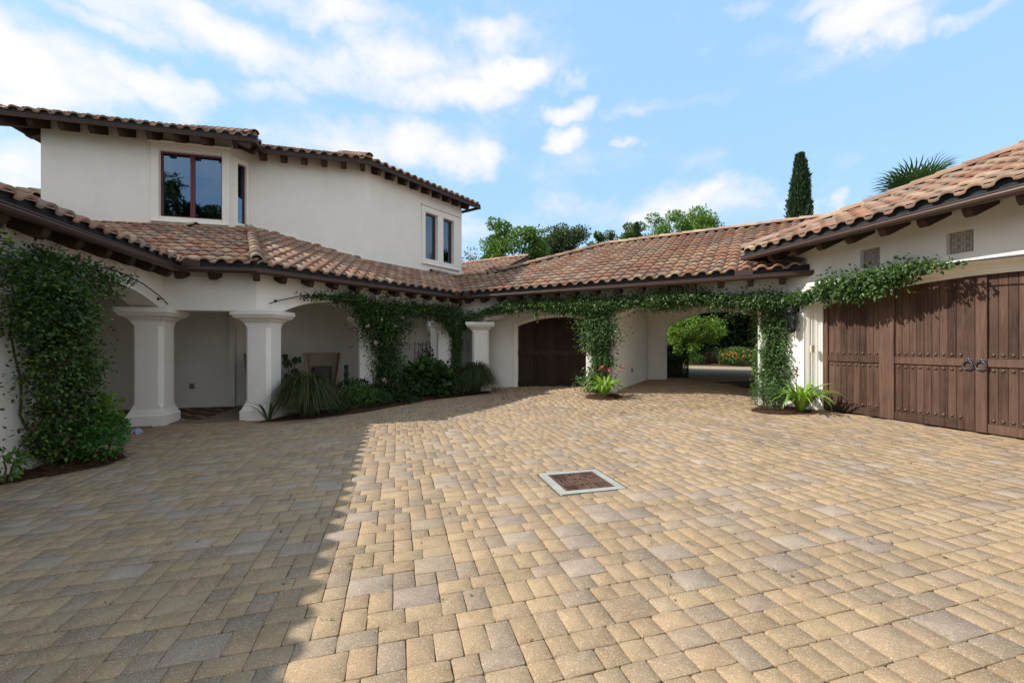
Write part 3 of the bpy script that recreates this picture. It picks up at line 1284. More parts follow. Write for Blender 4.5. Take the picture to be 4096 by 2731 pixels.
lw = wall(FL, -13, .42, ZC - .012, 3.24, 0, .46, [(-3.24, -.15, 0, arch(-3.24, -.15, ZC, 2.69)), (-6.9, -3.8, 0, arch(-6.9, -3.8, ZC, 2.69)), (-10.6, -7.4, 0, arch(-10.6, -7.4, ZC, 2.69))])
lw.build('arcade_wall', S_, house)
wall(FAB, 0, LAB, ZC - .03, 3.24, 0, .46).build('lintel_wall', S_, house)
wall(FBC, 0, LBC + .02, ZC - .012, 3.24, 0, .46, [(.57, 2.78, 0, arch(.57, 2.78, ZC, 2.67)), (3.32, 5.66, 0, arch(3.32, 5.66, ZC, 2.67))]).build('arcade_wall', S_, house)
column(Frame((-7.42, 8.84), aL), 0, ZC, house)
column(rot2(FL, (-3.52, .27), 0), 0, ZC, house)
column(rot2(FL, (-7.1, .27), 0), 0, ZC, house)
column(rot2(FBC, (.28, .27), 0), 0, ZC, house)
column(rot2(FBC, (3.05, .27), 0), .04, ZC, house)
column(rot2(FBC, (5.95, .27), 0), .1, ZC, house)

# porch: floor, back walls, ceiling
pf = MB()
poly = [FL.p(-13, .12), FL.p(0, .12), FAB.p(LAB, .12), FBC.p(LBC, .12), Vector((-2.0, 15.0, 0)), Vector((-5.2, 14.3, 0)), Vector((-7.6, 11.6, 0)), Vector((*qp(-7.2, 12.9), 0)), FL.p(-13, 2.7)]
k = len(poly)
pf.add([(v.x, v.y, .012) for v in poly] + [(v.x, v.y, -.2) for v in poly], [tuple(range(k)), tuple(range(2 * k - 1, k - 1, -1))] + [(i, k + i, k + (i + 1) % k, (i + 1) % k) for i in range(k)])
pf.build('porch_floor', M['patio'], house)
PW1 = Frame(qp(-7.25, 12.78), 15.1)
PW2 = Frame((-7.31, 11.29), 54)
PW3 = Frame((-5.33, 14.02), 15.1)
wall(PW1, 0, PW1.an(-7.31, 11.29)[0], -.2, 3.3, 0, .2).build('porch_back_wall', S_, house)
wall(PW2, 0, 3.375, -.2, 3.3, 0, .2).build('porch_back_wall', S_, house)
wall(PW3, 0, 2.62, -.2, 3.3, 0, .2).build('porch_back_wall', S_, house)
wall(Frame(PW3.p(2.62, 0)[:2], 105), 0, 2.5, -.2, 3.6, 0, .2).build('porch_back_wall', S_, house)
wall(FL, -13, 2.75, -.2, 4.2, 2.55, 2.8).build('porch_back_wall', S_, house)
wall(FL, -13, -12.8, -.2, 4.0, .46, 2.55).build('porch_end_wall', S_, house)
MB().box(PW1, PW1.an(-7.31, 11.29)[0] - .11, PW1.an(-7.31, 11.29)[0] + .02, -.11, .0, -.1, 3.0).build('pilaster', S_, house)
bb = MB()
bb.box(PW1, .3, PW1.an(-7.31, 11.29)[0] - .115, -.014, -.002, 0, .07)
bb.build('baseboard', M['trim'], house)
pc = MB()
pc.add([(v.x, v.y, 3.0) for v in poly] + [(v.x, v.y, 3.16) for v in poly], [tuple(range(k))[::-1], tuple(range(k, 2 * k))] + [(i, (i + 1) % k, k + (i + 1) % k, k + i) for i in range(k)])
pc.build('porch_ceiling', S_, house)
ob = MB().box(PW1, 2.10, 2.20, -.03, -.001, .80 - .30, .935 - .30).build('outlet_box', M['grey_plastic'], house)

# ---- tower walls
WB, WT_ = 4.0, 7.52
win_a = (-1.396, .118, 5.17, 6.985)
wall(U1a, -4.0, .33, WB, WT_, 0, .3, [(win_a[0], win_a[1], win_a[2], flat(win_a[3]))], N=2).build('tower_wall', S_, house)
US = Frame(U1a.p(.33, 0)[:2], 69.3)
LS = math.dist(U1a.p(.33, 0)[:2], U1b.p(0, 0)[:2])
wall(US, 0.0, LS + .03, WB, WT_, 0, .25, [(.20, LS - .10, 5.17, flat(6.9))], N=2).build('tower_wall', S_, house)
LU1b = U1b.an(*KT)[0]
wall(U1b, 0, LU1b, WB, 7.44, 0, .3).build('tower_wall', S_, house)
w2 = [(2.566, 3.178, 4.81, 6.50), (3.485, 4.06, 4.81, 6.50)]
wall(U2, 0, 4.55, 3.6, 7.44, 0, .3, [(a0, a1, z0, flat(z1)) for a0, a1, z0, z1 in w2], N=2).build('tower_wall', S_, house)
wall(Frame(U2.p(4.55, 0)[:2], 54.5 + 90), .005, 4.5, .0, 7.44, 0, .3).build('tower_end_wall', S_, house)
UE = Frame(U1a.p(-4.0, 0)[:2], 105.1 + 180)
wall(UE, -5.0, -.005, 3.6, WT_, 0, .3).build('tower_end_wall', S_, house)
# base flashing strips where the roofs meet the tower
fl = MB()
fl.box(U1a, -4.0, .34, -.022, -.002, 4.76, 4.955)
fl.build('base_flashing', M['trim'], house)


def sloped_strip(fr, a0, a1, za, zb, h, name='base_flashing', mat='trim'):
    b = MB()
    R0 = [fr.p(a0, n, z) for n, z in ((-.016, za), (-.002, za), (-.002, za + h), (-.016, za + h))]
    R1 = [fr.p(a1, n, z) for n, z in ((-.016, zb), (-.002, zb), (-.002, zb + h), (-.016, zb + h))]
    return b.loft([R0, R1]).build(name, M[mat], house)


sloped_strip(U1b, .0, LU1b, 5.02, 4.20, .20)
sloped_strip(U2, 0, 2.4, 4.22, 4.17, .18)


def window(fr, a0, a1, z0, z1, panes, parent, t=.05, n=.07, blind=False):
    """casement window: frame with a pane per sash, room behind"""
    f = MB()
    f.box(fr, a0 + .002, a1 - .002, n, n + .06, z0 + .002, z0 + t)
    f.box(fr, a0 + .002, a1 - .002, n, n + .06, z1 - t, z1 - .002)
    f.box(fr, a0 + .002, a0 + t, n, n + .06, z0 + t, z1 - t)
    f.box(fr, a1 - t, a1 - .002, n, n + .06, z0 + t, z1 - t)
    wd = (a1 - a0) / panes
    for k in range(1, panes):
        c = a0 + wd * k
        f.box(fr, c - .052, c - .003, n - .004, n + .056, z0 + t, z1 - t)
        f.box(fr, c + .003, c + .052, n - .004, n + .056, z0 + t, z1 - t)
    wf = f.build('window', M['maroon'], parent)
    for k in range(panes):
        MB().box(fr, a0 + wd * k + t - .005, a0 + wd * (k + 1) - t + .005, n + .025, n + .035, z0 + t - .01, z1 - t + .01).build('pane', M['glass'], wf)
    return wf


wf = window(U1a, *win_a, 2, house)
window(US, .20, LS - .10, 5.17, 6.9, 1, house, .03, .05)
for q in w2:
    window(U2, *q, 1, house, .04, .10)
# room behind the bay window with two lit downlights
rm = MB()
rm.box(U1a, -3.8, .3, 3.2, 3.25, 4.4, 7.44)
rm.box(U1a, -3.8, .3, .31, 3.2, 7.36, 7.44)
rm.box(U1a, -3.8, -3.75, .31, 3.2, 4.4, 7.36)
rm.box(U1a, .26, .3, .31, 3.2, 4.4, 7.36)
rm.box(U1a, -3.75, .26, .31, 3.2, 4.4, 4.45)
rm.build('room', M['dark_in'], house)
MB().box(U1a, win_a[0] + .06, win_a[1] - .06, .16, .175, 6.40, 6.95).build('roller_blind', M['pale_in'], house)
MB().box(U2, 2.58, 3.16, .20, .215, 4.83, 6.0).build('curtain', M['pale_in'], house)
MB().box(U2, 3.50, 3.72, .20, .215, 4.83, 6.45).build('curtain', M['pale_in'], house)
rm2 = MB()
rm2.box(U2, 1.5, 4.4, 2.4, 2.45, 4.4, 7.2)
rm2.build('room', M['pale_in'], house)
m_, w_ = new_mat('lit_downlight')
e_ = w_.n('ShaderNodeEmission')
e_.inputs[0].default_value = (1, .86, .62, 1)
e_.inputs[1].default_value = 9
o_ = w_.n('ShaderNodeOutputMaterial')
w_.link(e_.outputs[0], o_.inputs[0])
for (a, n) in ((-1.86, 1.05), (-.30, 1.05)):
    c = U1a.p(a, n, 7.352)
    MB().lathe(c, [(.07, 0), (.07, .006)], 12).build('downlight', m_, house)


def surround(fr, a0, a1, z0, z1, b, parent, top=True, sill=True, proud=.045, right=True):
    f = MB()
    f.cbox(fr, a0 - b, a0 - .002, -proud, -.001, z0 - b, z1 + b, .012)
    if right:
        f.cbox(fr, a1 + .002, a1 + b, -proud, -.001, z0 - b, z1 + b, .012)
    f.cbox(fr, a0 - .001, a1 + .001, -proud + .001, -.001, z1 + .002, z1 + b, .01)
    f.cbox(fr, a0 - .001, a1 + .001, -proud + .001, -.001, z0 - b, z0 - .002, .01)
    if top:
        f.cbox(fr, a0 - b - .03, a1 + (b + .03 if right else .1), -proud - .085, -.001, z1 + b + .001, z1 + b + .05, .018)
    if sill:
        f.cbox(fr, a0 - b + .02, a1 + b - .02, -proud - .06, -proud - .001, z0 - b + .03, z0 - b + .075, .014)
    return f.build('window_surround', M['trim'], parent)


surround(U1a, *win_a, .20, house)
f_ = MB()
f_.cbox(US, .06, .198, -.03, -.001, 5.0, 7.06, .01)
f_.cbox(US, LS - .098, LS - .01, -.03, -.001, 5.0, 7.06, .01)
f_.cbox(US, .10, LS - .02, -.032, -.001, 6.905, 7.05, .01)
f_.cbox(US, .10, LS - .02, -.06, -.001, 5.0, 5.165, .02)
f_.build('window_surround', M['trim'], house)
f_ = MB()
f_.cbox(U2, 2.38, 2.564, -.045, -.001, 4.57, 6.72, .012)
f_.cbox(U2, 3.18, 3.483, -.044, -.001, 4.70, 6.60, .012)
f_.cbox(U2, 4.062, 4.34, -.045, -.001, 4.57, 6.72, .012)
f_.cbox(U2, 2.565, 4.061, -.046, -.001, 6.502, 6.72, .012)
f_.cbox(U2, 2.565, 4.061, -.046, -.001, 4.57, 4.808, .012)
f_.cbox(U2, 2.34, 4.40, -.085, -.001, 6.721, 6.77, .015)
f_.cbox(U2, 2.42, 4.38, -.085, -.047, 4.59, 4.64, .014)
f_.build('window_surround', M['trim'], house)

# ---- house roofs
vA = vplane(Ap, add2(FL.n, FAB.n), FL.p(-4, 1))
vA2 = vplane(Ap, add2(FL.n, FAB.n), FAB.p(1, 1.5))
hB = vplane(Bp, add2(FAB.n, FBC.n), FAB.p(0, 1))
hB2 = vplane(Bp, add2(FAB.n, FBC.n), FBC.p(2, 1))
vC = vplane(Cp, add2(FBC.n, FCD.n), FBC.p(3, 1))
vC2 = vplane(Cp, add2(FBC.n, FCD.n), FCD.p(3, 1))
Kb = (-7.03, 11.7)
zT = 7.26
RR = Frame(Kb, 105.1)
K2 = isect(Kb, 105.1, U1b.p(0, -.5)[:2], 15.1)
Tp = isect(U1b.p(0, -.5)[:2], 15.1, U2.p(0, -.5)[:2], 54.5)
hK = vplane(Kb, add2(U1a.n, RR.n), U1a.p(-3, 1))
hK2 = vplane(Kb, add2(U1a.n, RR.n), RR.p(.3, .05))
vK = vplane(K2, add2(U1a.n, RR.n), RR.p(.2, .1))
vK2 = vplane(K2, add2(U1a.n, RR.n), U1b.p(1.5, 0))
KL = U1a.p(-4.6, -.72)[:2]
RW = Frame(KL, 285.1)
hL = vplane(KL, add2(U1a.n, RW.n), U1a.p(0, 0))
hL2 = vplane(KL, add2(U1a.n, RW.n), RW.p(-2, .1))
hT = vplane(Tp, add2(U1b.n, U2.n), U1b.p(1, 0))
hT2 = vplane(Tp, add2(U1b.n, U2.n), U2.p(2, 0))

rd = MB()
deck(rd, FL, -.5, ZL, SL, [(-14, -.42), (7, -.42), (7, 5.0), (-14, 5.0)], [vA])
deck(rd, FAB, -.5, ZL, SL, [(-8, -.42), (8, -.42), (8, 5.2), (-8, 5.2)], [vA2, hB])
deck(rd, FBC, -.5, ZL, SL, [(-6, -.42), (12, -.42), (12, 5.0), (-6, 5.0)], [hB2, vC])
roof = rd.build('roof', M['deck'], house)
td = MB()
deck(td, U1a, -.72, zT, SL, [(-9, -.66), (6, -.66), (6, 4.5), (-9, 4.5)], [hK, hL])
deck(td, RW, 0, zT, SL, [(-7, .06), (2, .06), (2, 4.5), (-7, 4.5)], [hL2])
deck(td, RR, 0, zT, SL, [(-3, .06), (6, .06), (6, 5), (-3, 5)], [hK2, vK])
deck(td, U1b, -.5, zT, SL, [(-5, -.44), (8, -.44), (8, 4.6), (-5, 4.6)], [vK2, hT])
deck(td, U2, -.5, zT, SL, [(-5, -.44), (5.15, -.44), (5.15, 4.6), (-5, 4.6)], [hT2])
td.build('tower_roof', M['deck'], house)
fb = run_profile([RW.p(-6, .02)[:2], U1a.p(-4.58, -.70)[:2], off(Kb, 15.1, .02), K2, off(Tp, 15.1, .02), U2.p(5.18, -.48)[:2]], [(0, zT - .075), (.028, zT - .075), (.028, zT + .04), (0, zT + .04)])
fb.build('fascia', M['rafter'], house)
MB().box(U2, 5.14, 5.17, -.48, 4.5, zT - .06, zT + .05).build('fascia', M['rafter'], house)

bag = TileBag()
nt = lambda v: not in_tower(v)
bag.field(roof, FL, -.5, ZL, SL, -11.5, 6.0, 5.0, [vA], nt, 1)
bag.field(roof, FAB, -.5, ZL, SL, -6.5, 5.5, 5.1, [vA2, hB], nt, 2)
bag.field(roof, FBC, -.5, ZL, SL, -4.2, LBC + 4.6, 5.2, [hB2, vC], lambda v: nt(v) and (FBC.an(v.x, v.y)[1] < 2.15 or U1b.an(v.x, v.y)[1] < .2), 3)
bag.field(roof, U1a, -.72, zT, SL, -4.9, 3.5, 3.6, [hK, hL], None, 4)
bag.field(roof, RR, 0, zT, SL, -1.0, 3.6, 3.4, [hK2, vK], None, 5)
bag.field(roof, U1b, -.5, zT, SL, -3.2, 6.6, 3.6, [vK2, hT], None, 6)
bag.field(roof, U2, -.5, zT, SL, -3.4, 5.25, 3.6, [hT2], None, 7)
# a lower roof glimpsed behind the left end of the tower
RB = Frame(U1a.p(-6.6, 2.4)[:2], 15.1)
rb = MB()
rb.box(RB, -3, 2.4, .0, .3, 5.2, 6.0)
deck(rb, RB, -.3, 6.02, SL, [(-3, -.25), (2.45, -.25), (2.45, 1.0), (-3, 1.0)])
rb.build('rear_eave', M['deck'], house)
bag.field(roof, RB, -.3, 6.02, SL, -3, 2.5, .8, [], None, 8)
bag.flush(roof)


def zroof(fr, nlip, zlip, slope, x, y):
    return zlip + .052 + slope * (fr.an(x, y)[1] - nlip)


def hip_caps(roof, pt, d, L, fr, nlip, zlip, slope, seed, start=.05, lift=.095):
    l = math.hypot(*d)
    u = (d[0] / l, d[1] / l)
    a = (pt[0] + u[0] * start, pt[1] + u[1] * start)
    b = (pt[0] + u[0] * L, pt[1] + u[1] * L)
    caps(roof, (*a, zroof(fr, nlip, zlip, slope, *a)), (*b, zroof(fr, nlip, zlip, slope, *b)), seed, lift)


hip_caps(roof, Bp, add2(FAB.n, FBC.n), 4.35, FAB, -.5, ZL, SL, 21)
hip_caps(roof, Kb, add2(U1a.n, RR.n), 4.0, U1a, -.72, zT, SL, 22)
hip_caps(roof, Tp, add2(U1b.n, U2.n), 4.0, U1b, -.5, zT, SL, 23)
# caps along the foot of the tower's right end
ra = U2.p(2.45, -.10)
rb_ = U2.p(4.75, -.10)
caps(roof, (rb_.x, rb_.y, 4.22), (ra.x, ra.y, 4.30), 24, .05)

# rafters
for k in range(24):
    a = -.55 - .61 * k
    if a > -12:
        rafter(FL, a, 0, -.5, ZL, SL, house)
for a in (.42, 1.02):
    rafter(FAB, a, 0, -.5, ZL, SL, house)
for k in range(10):
    rafter(FBC, .42 + .61 * k, 0, -.5, ZL, SL, house)
hb = Frame(off(Bp, 90 + 33, 0), 33)
rafter(Frame(wB, 33), .0, .05, -.53, ZL, SL * .94, house)
for k in range(8):
    rafter(U1a, -3.85 + .62 * k if k < 7 else .62, 0, -.72, zT + .02, SL, house)
rafter(Frame(U1a.p(-4, 0)[:2], 330.1), 0, .0, -.9, zT + .02, SL * .8, house, w=.16)
for k in range(5):
    rafter(RW, -.95 - .62 * k, .6, 0, zT + .02, SL, house)
for k in range(6):
    rafter(U1b, .42 + .56 * k, 0, -.5, zT + .02, SL, house)
for k in range(9):
    rafter(U2, .30 + .53 * k, 0, -.5, zT + .02, SL, house)
rafter(RR, .12, .45, 0, zT + .02, SL, house)
rafter(RR, .5, .45, 0, zT + .02, SL, house)

# gutter of the low roofs, bird stops, splash guards, downspout
gp = gutter_profile(ZL)
run_profile([FL.p(-13, -.5)[:2], Ap, Bp, Cp], gp).build('gutter', M['bronze'], house)
cl = MB()
cl.v, cl.f, cl.c = (lambda b: (b.v, b.f, b.c))(run_profile([FL.p(-13, -.5)[:2], Ap, Bp, Cp], [(.075, ZL - .05), (.10, ZL - .05), (.10, ZL + .135), (.075, ZL + .135)]))
cl.build('eave_closure', M['closure'], house)
cl2 = run_profile([RW.p(-6, 0)[:2], KL, Kb, K2, Tp, U2.p(5.2, -.5)[:2]], [(.05, zT), (.08, zT), (.08, zT + .13), (.05, zT + .13)])
cl2.build('eave_closure', M['closure'], house)


def splash(fr, c, w, parent, h=.13):
    b = MB()
    pts = [(-w / 2, 0), (w / 2, 0), (w / 2, h * .75), (w / 2 - .03, h), (w * .12, h), (0, h * 1.35), (-w * .12, h), (-w / 2 + .03, h), (-w / 2, h * .75)]
    R0 = [fr.p(c + a, -.502, ZL - .01 + z) for a, z in pts]
    R1 = [fr.p(c + a, -.494, ZL - .01 + z) for a, z in pts]
    return b.loft([R1, R0][::-1]).build('splash_guard', M['bronze'], parent)


aA = FAB.an(*Ap)[0]
splash(FAB, aA + .20, .32, house)
splash(FBC, FBC.an(*Cp)[0] - .16, .26, house)
dp = FBC.p(5.98, -.40)
d2 = FBC.p(5.98, -.08)
MB().tube([(dp.x, dp.y, 3.09), (dp.x, dp.y, 2.98), (d2.x, d2.y, 2.62), (d2.x, d2.y, 1.4), (d2.x, d2.y, .1)], .042, 10).build('downspout', M['bronze'], house, smooth=True)

# ================================================================== CARPORT
carport = thing('carport', 'low white carport wing with two wide arches and a tiled roof in the middle', 'carport', (3, 12.5, .2))
wall(FCD, -.02, 9.17, ZC - .012, 3.24, 0, .46, [(.96, 4.45, 0, arch(.96, 4.45, ZC, 2.71)), (5.27, 8.60, 0, arch(5.27, 8.60, ZC, 2.87))], N=32).build('arch_wall', S_, carport)
column(rot2(FCD, (.69, .27), 0), .14, ZC, carport)
MB().box(FCD, 4.45, 5.268, .0, .46, -.2, ZC - .013).build('pillar', S_, carport)
MB().box(FCD, 8.62, 9.12, .0, .46, -.2, ZC - .013).build('pillar', S_, carport)
MB().box(FCD, 4.95, 5.266, .462, 3.84, -.2, 3.2).build('passage_wall', S_, carport)
MB().box(FCD, 9.06, 9.4, .6, 4.2, -.2, 3.2).build('passage_wall', S_, carport)
dfn = arch(1.637, 4.58, 2.26, 2.51)
dfo = arch(1.52, 4.70, 2.34, 2.61)
wall(FCD, -.22, 4.948, -.2, 3.2, 1.0, 1.25, [(1.52, 4.70, -.2, dfo)], N=30).build('recess_wall', S_, carport)


def rear_fn(s):
    u = s - 5.83
    if u < .05 or 3.22 - u < .05:
        return 2.20
    if u < .11 or 3.22 - u < .11:
        return 2.27
    return arch(5.83, 9.05, 2.27, 2.72)(s)


wall(FCD, 4.95, 11.0, -.2, 3.2, 3.85, 4.2, [(5.83, 9.05, -.2, rear_fn)], N=90).build('rear_arch_wall', S_, carport)
MB().box(FCD, 5.268, 5.845, 3.82, 3.849, .2, .50).build('plinth', S_, carport)
MB().box(FCD, -.2, 9.5, .47, 4.3, 3.03, 3.13).build('ceiling', S_, carport)
casing = [(.118, 0), (.118, -.03), (.085, -.035), (.07, -.02), (.05, -.012), (.045, .02), (.02, .03), (.0, .04), (0, .14), (.118, .14)]
moulding(FCD, arch_path(1.637, 4.58, .15, dfn), [(o, 1.0 + n) for o, n in casing]).build('door_casing', M['trim'], carport)


def plank_door(fr, a0, a1, zb, fn, n, name, mat, parent, wd=.15, stiles=()):
    """boarded door: every board a piece, arched tops"""
    d = MB().box(fr, a0, a1, n + .05, n + .09, zb, zb + .12).build(name, M[mat], parent)
    return d


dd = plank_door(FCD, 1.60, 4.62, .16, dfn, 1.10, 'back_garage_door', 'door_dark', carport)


def board(fr, s0, s1, z0, fn, n0, n1, mat, parent, name='plank', bev=.004, z1=None):
    """one vertical board whose top follows the arch"""
    b = MB()
    ta, tb = (fn(s0), fn(s1)) if z1 is None else (z1, z1)
    R0 = [fr.p(a, n0, z) for a, z in ((s0 + bev, z0 + bev), (s1 - bev, z0 + bev), (s1 - bev, tb - bev), (s0 + bev, ta - bev))]
    R1 = [fr.p(a, n0 + bev, z) for a, z in ((s0, z0), (s1, z0), (s1, tb), (s0, ta))]
    R2 = [fr.p(a, n1, z) for a, z in ((s0, z0), (s1, z0), (s1, tb), (s0, ta))]
    b.loft([R2, R1, R0])
    return b.build(name, M[mat], parent)


for k in range(20):
    s = 1.62 + k * .1495
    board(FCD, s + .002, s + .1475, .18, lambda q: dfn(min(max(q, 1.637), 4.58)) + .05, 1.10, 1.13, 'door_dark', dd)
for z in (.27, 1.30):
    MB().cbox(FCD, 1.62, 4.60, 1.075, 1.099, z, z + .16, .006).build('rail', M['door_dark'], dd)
for a in (2.66, 3.12, 3.58):
    pass
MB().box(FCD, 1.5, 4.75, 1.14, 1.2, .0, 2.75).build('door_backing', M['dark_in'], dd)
po = Frame(FCD.p(5.268, 0)[:2], aCD + 90)
MB().box(po, 1.68, 1.76, -.022, -.001, .80, .92).build('outlet_box', M['grey_plastic'], carport)

# carport roof
hC = vplane((-.47, 15.43), (math.cos(R(15.1)), math.sin(R(15.1))), (4, 14))
hC3 = vplane((-.47, 15.43), (math.cos(R(15.1)), math.sin(R(15.1))), (-2, 17))
aD = 9.62
cd = MB()
deck(cd, FCD, -.5, ZL, SL, [(-8, -.42), (13, -.42), (13, 1.67), (-8, 1.67)], [vC2])
deck(cd, FCD, -.5, ZL, SL, [(-8, 1.67), (15, 1.67), (15, 4.87), (-8, 4.87)], [vC2, hC])
croof = cd.build('roof', M['deck'], carport)
dl = MB()
zr = ZL + .04 + SL * 5.36
fb_ = FCD.p(0, 4.87)
# far slopes: back of the ridge and the hipped end
hipA, hipT = Vector((-.47, 15.43, ZL + .03 + SL * 2.17)), Vector((3.9, 16.64, zr - .01))
far0, far1 = FCD.p(15, 4.86, zr - .01), FCD.p(15, 10.2, 3.1)
hl = FCD.p(-2.3, 10.2, 3.1)
dl.add([hipT, far0, far1, hl], [(0, 1, 2, 3)])
dl.add([hipA, hipT, hl, FCD.p(-2.6, 1.67, 3.0)], [(0, 1, 2, 3)])
dl.build('rear_roof_slope', M['deck'], carport)
cbag = TileBag()
lim = 1.67
cbag.field(croof, FCD, -.5, ZL, SL, -4.5, aD + .05, 2.2, [vC2], lambda v: FCD.an(v.x, v.y)[1] < lim and (FG.an(v.x, v.y)[1] < .1 or FG.an(v.x, v.y)[0] < -.5), 31)
cbag.field(croof, FCD, -.5, ZL, SL, -4.5, 14.0, 5.36, [hC], lambda v: FCD.an(v.x, v.y)[1] >= lim and (FG.an(v.x, v.y)[1] < .1 or FG.an(v.x, v.y)[0] < .2), 31)
# roof rising behind the carport's low ridge
rr_ = MB()
deck(rr_, FCD, 2.5, 3.85, SL, [(-8, 2.5), (-1.5, 2.5), (-1.5, 7.7), (-8, 7.7)])
deck(rr_, FCD, 1.67, ZL + SL * 2.17 - .3, .05, [(-3, 1.6), (0, 1.6), (0, 2.6), (-3, 2.6)])
rr_.build('rear_roof', M['deck'], carport)
cbag.field(croof, FCD, 2.5, 3.85, SL, -6.5, -1.4, 5.2, [], None, 33)
cbag.flush(croof)
caps(croof, FCD.p(-2.0, 1.72, ZL + .06 + SL * 2.17), FCD.p(-.02, 1.72, ZL + .06 + SL * 2.17), 34, .07)
caps(croof, hipA + Vector((0, 0, .06)), hipT + Vector((0, 0, .05)), 35, .10)
caps(croof, FCD.p(FCD.an(3.9, 16.64)[0] - .1, 4.88, zr + .01), FCD.p(14, 4.88, zr + .01), 36, .09)
caps(croof, FCD.p(-6.6, 7.72, 3.85 + .05 + SL * 5.22), FCD.p(-1.5, 7.72, 3.85 + .05 + SL * 5.22), 37, .08)
run_profile([Cp, Dp], gp).build('gutter', M['bronze'], carport)
run_profile([Cp, FCD.p(aD - .05, -.5)[:2]], [(.075, ZL - .05), (.10, ZL - .05), (.10, ZL + .135), (.075, ZL + .135)]).build('eave_closure', M['closure'], carport)
splash(FCD, FCD.an(*Cp)[0] + .2, .24, carport)
splash(FCD, 8.35, .36, carport)
for k in range(15):
    rafter(FCD, .55 + .61 * k, 0, -.5, ZL, SL, carport)

# ================================================================== GARAGE
garage = thing('garage', 'white garage wing with wide brown double door and deep tiled eaves at right', 'garage', (8, 7, .25))
gfn = arch(.674, 5.55, 2.444, 2.70)
gfo = arch(.46, 5.764, 2.63, 2.915)
NG, ZG, SG = -.73, 3.67, .43
v1, v2 = (1.609, 1.945, 3.05, 3.395), (2.907, 3.237, 3.043, 3.388)
v3, v4 = (4.17, 4.5, 3.043, 3.388), (5.45, 5.78, 3.043, 3.388)
wall(FG, -.3, 11, -.2, 3.89, 0, .32, [(.46, 5.764, -.2, gfo)] + [(a0, a1, z0, flat(z1)) for a0, a1, z0, z1 in (v1, v2, v3, v4)], N=36).build('front_wall', S_, garage)
MB().box(FG, -.29, -.02, .33, 10, 2.9, 3.88).build('end_wall', S_, garage)
wall(FG, 10.7, 11.0, -.2, 3.7, .33, 8).build('end_wall', S_, garage)
cas = [(.216, .0), (.216, -.006), (.205, -.010), (.20, .01), (.185, .035), (.165, .06), (.15, .085), (.147, .12), (.128, .125), (.122, .15), (.105, .18), (.085, .20), (.078, .205), (.072, .23), (.03, .232), (.028, .245), (0, .25), (0, .345), (.216, .345)]
moulding(FG, arch_path(.674, 5.55, .20, gfn, 36), cas).build('door_casing', M['trim'], garage)

# the big door
ND = .27
door = MB().box(FG, .66, 5.57, ND + .075, ND + .10, .285, 2.72).build('garage_door', M['door'], garage)
CENT = 3.112


def gtop(q):
    return gfn(min(max(q, .674), 5.55)) + .02


def stile(s0, s1, z0, n=ND, nm='stile'):
    return board(FG, s0, s1, z0, gtop, n, n + .07, 'door', door, nm, .005)


zb = .285
for (s0, s1) in ((.676, .765), (1.747, 1.991), (2.974, CENT - .002), (CENT + .002, 3.25), (4.233, 4.477), (5.459, 5.548)):
    stile(s0, s1, zb)
stud_t = MB()
stud_t.lathe((0, 0, 0), [(.028, 0), (.027, .006), (.022, .013), (.012, .018), (.003, .019)], 10)
stud_me = bpy.data.meshes.new('stud')
stud_me.from_pydata([tuple(v) for v in stud_t.v], [], stud_t.f)
stud_me.polygons.foreach_set("use_smooth", np.ones(len(stud_me.polygons), dtype=bool))
stud_me.materials.append(M['stud'])
rot_out = Matrix((FG.u + (0,), (0, 0, 1), (-FG.n[0], -FG.n[1], 0))).transposed().to_4x4()
ZR0, ZR1, ZBR = 1.291, 1.415, .425
for (p0, p1, cnt) in ((.767, 1.745, 8), (1.993, 2.972, 9), (3.252, 4.231, 9), (4.479, 5.457, 8)):
    MB().cbox(FG, p0, p1, ND + .012, ND + .07, ZR0, ZR1, .006).build('rail', M['door'], door)
    MB().cbox(FG, p0, p1, ND + .012, ND + .07, zb, ZBR, .006).build('rail', M['door'], door)
    wd = (p1 - p0) / cnt
    for k in range(cnt):
        s0, s1 = p0 + wd * k, p0 + wd * (k + 1)
        dn = random.uniform(-.002, .002)
        board(FG, s0 + .0015, s1 - .0015, ZR1 + .001, gtop, ND + .036 + dn, ND + .07, 'door', door, 'plank', .006)
        board(FG, s0 + .0015, s1 - .0015, ZBR + .001, gtop, ND + .036 + dn, ND + .07, 'door', door, 'plank', .006, z1=ZR0 - .001)
        for z in (ZR1 + .055, ZR0 - .055, ZBR + .055):
            o = bpy.data.objects.new('stud', stud_me)
            mt = rot_out.copy()
            mt.translation = FG.p((s0 + s1) / 2, ND + .035 + dn, z)
            o.matrix_basis = mt
            COL.objects.link(o)
            attach(o, door)
for c in (CENT - .075, CENT + .078):
    b = MB()
    z = 1.38
    # leafy back plate
    for (dx, dz, rr) in ((0, .02, .022), (-.028, .012, .017), (.028, .012, .017), (-.046, -.006, .012), (.046, -.006, .012), (0, .042, .014)):
        ctr = FG.p(c + dx, ND - .004, z + dz)
        rings = []
        for (r_, h_) in ((rr, 0), (rr * .85, .008), (rr * .3, .014)):
            rings.append([FG.p(c + dx + r_ * math.cos(t), ND - .002 - h_, z + dz + r_ * math.sin(t)) for t in [q * math.pi / 4 for q in range(8)]])
        b.loft(rings)
    plate = b.build('handle', M['ringm'], door)
    pth = [FG.p(c + .062 * math.sin(t), ND - .022 - .012 * (1 - math.cos(t)) / 2, z - .068 + .062 * math.cos(t)) for t in [q * 2 * math.pi / 24 for q in range(25)]]
    MB().tube(pth, .0105, 8).build('ring', M['ringm'], plate, smooth=True)
MB().cbox(FG, .575, .62, .02, .10, 1.47, 1.62, .006).build('keypad', M['cream'], garage)


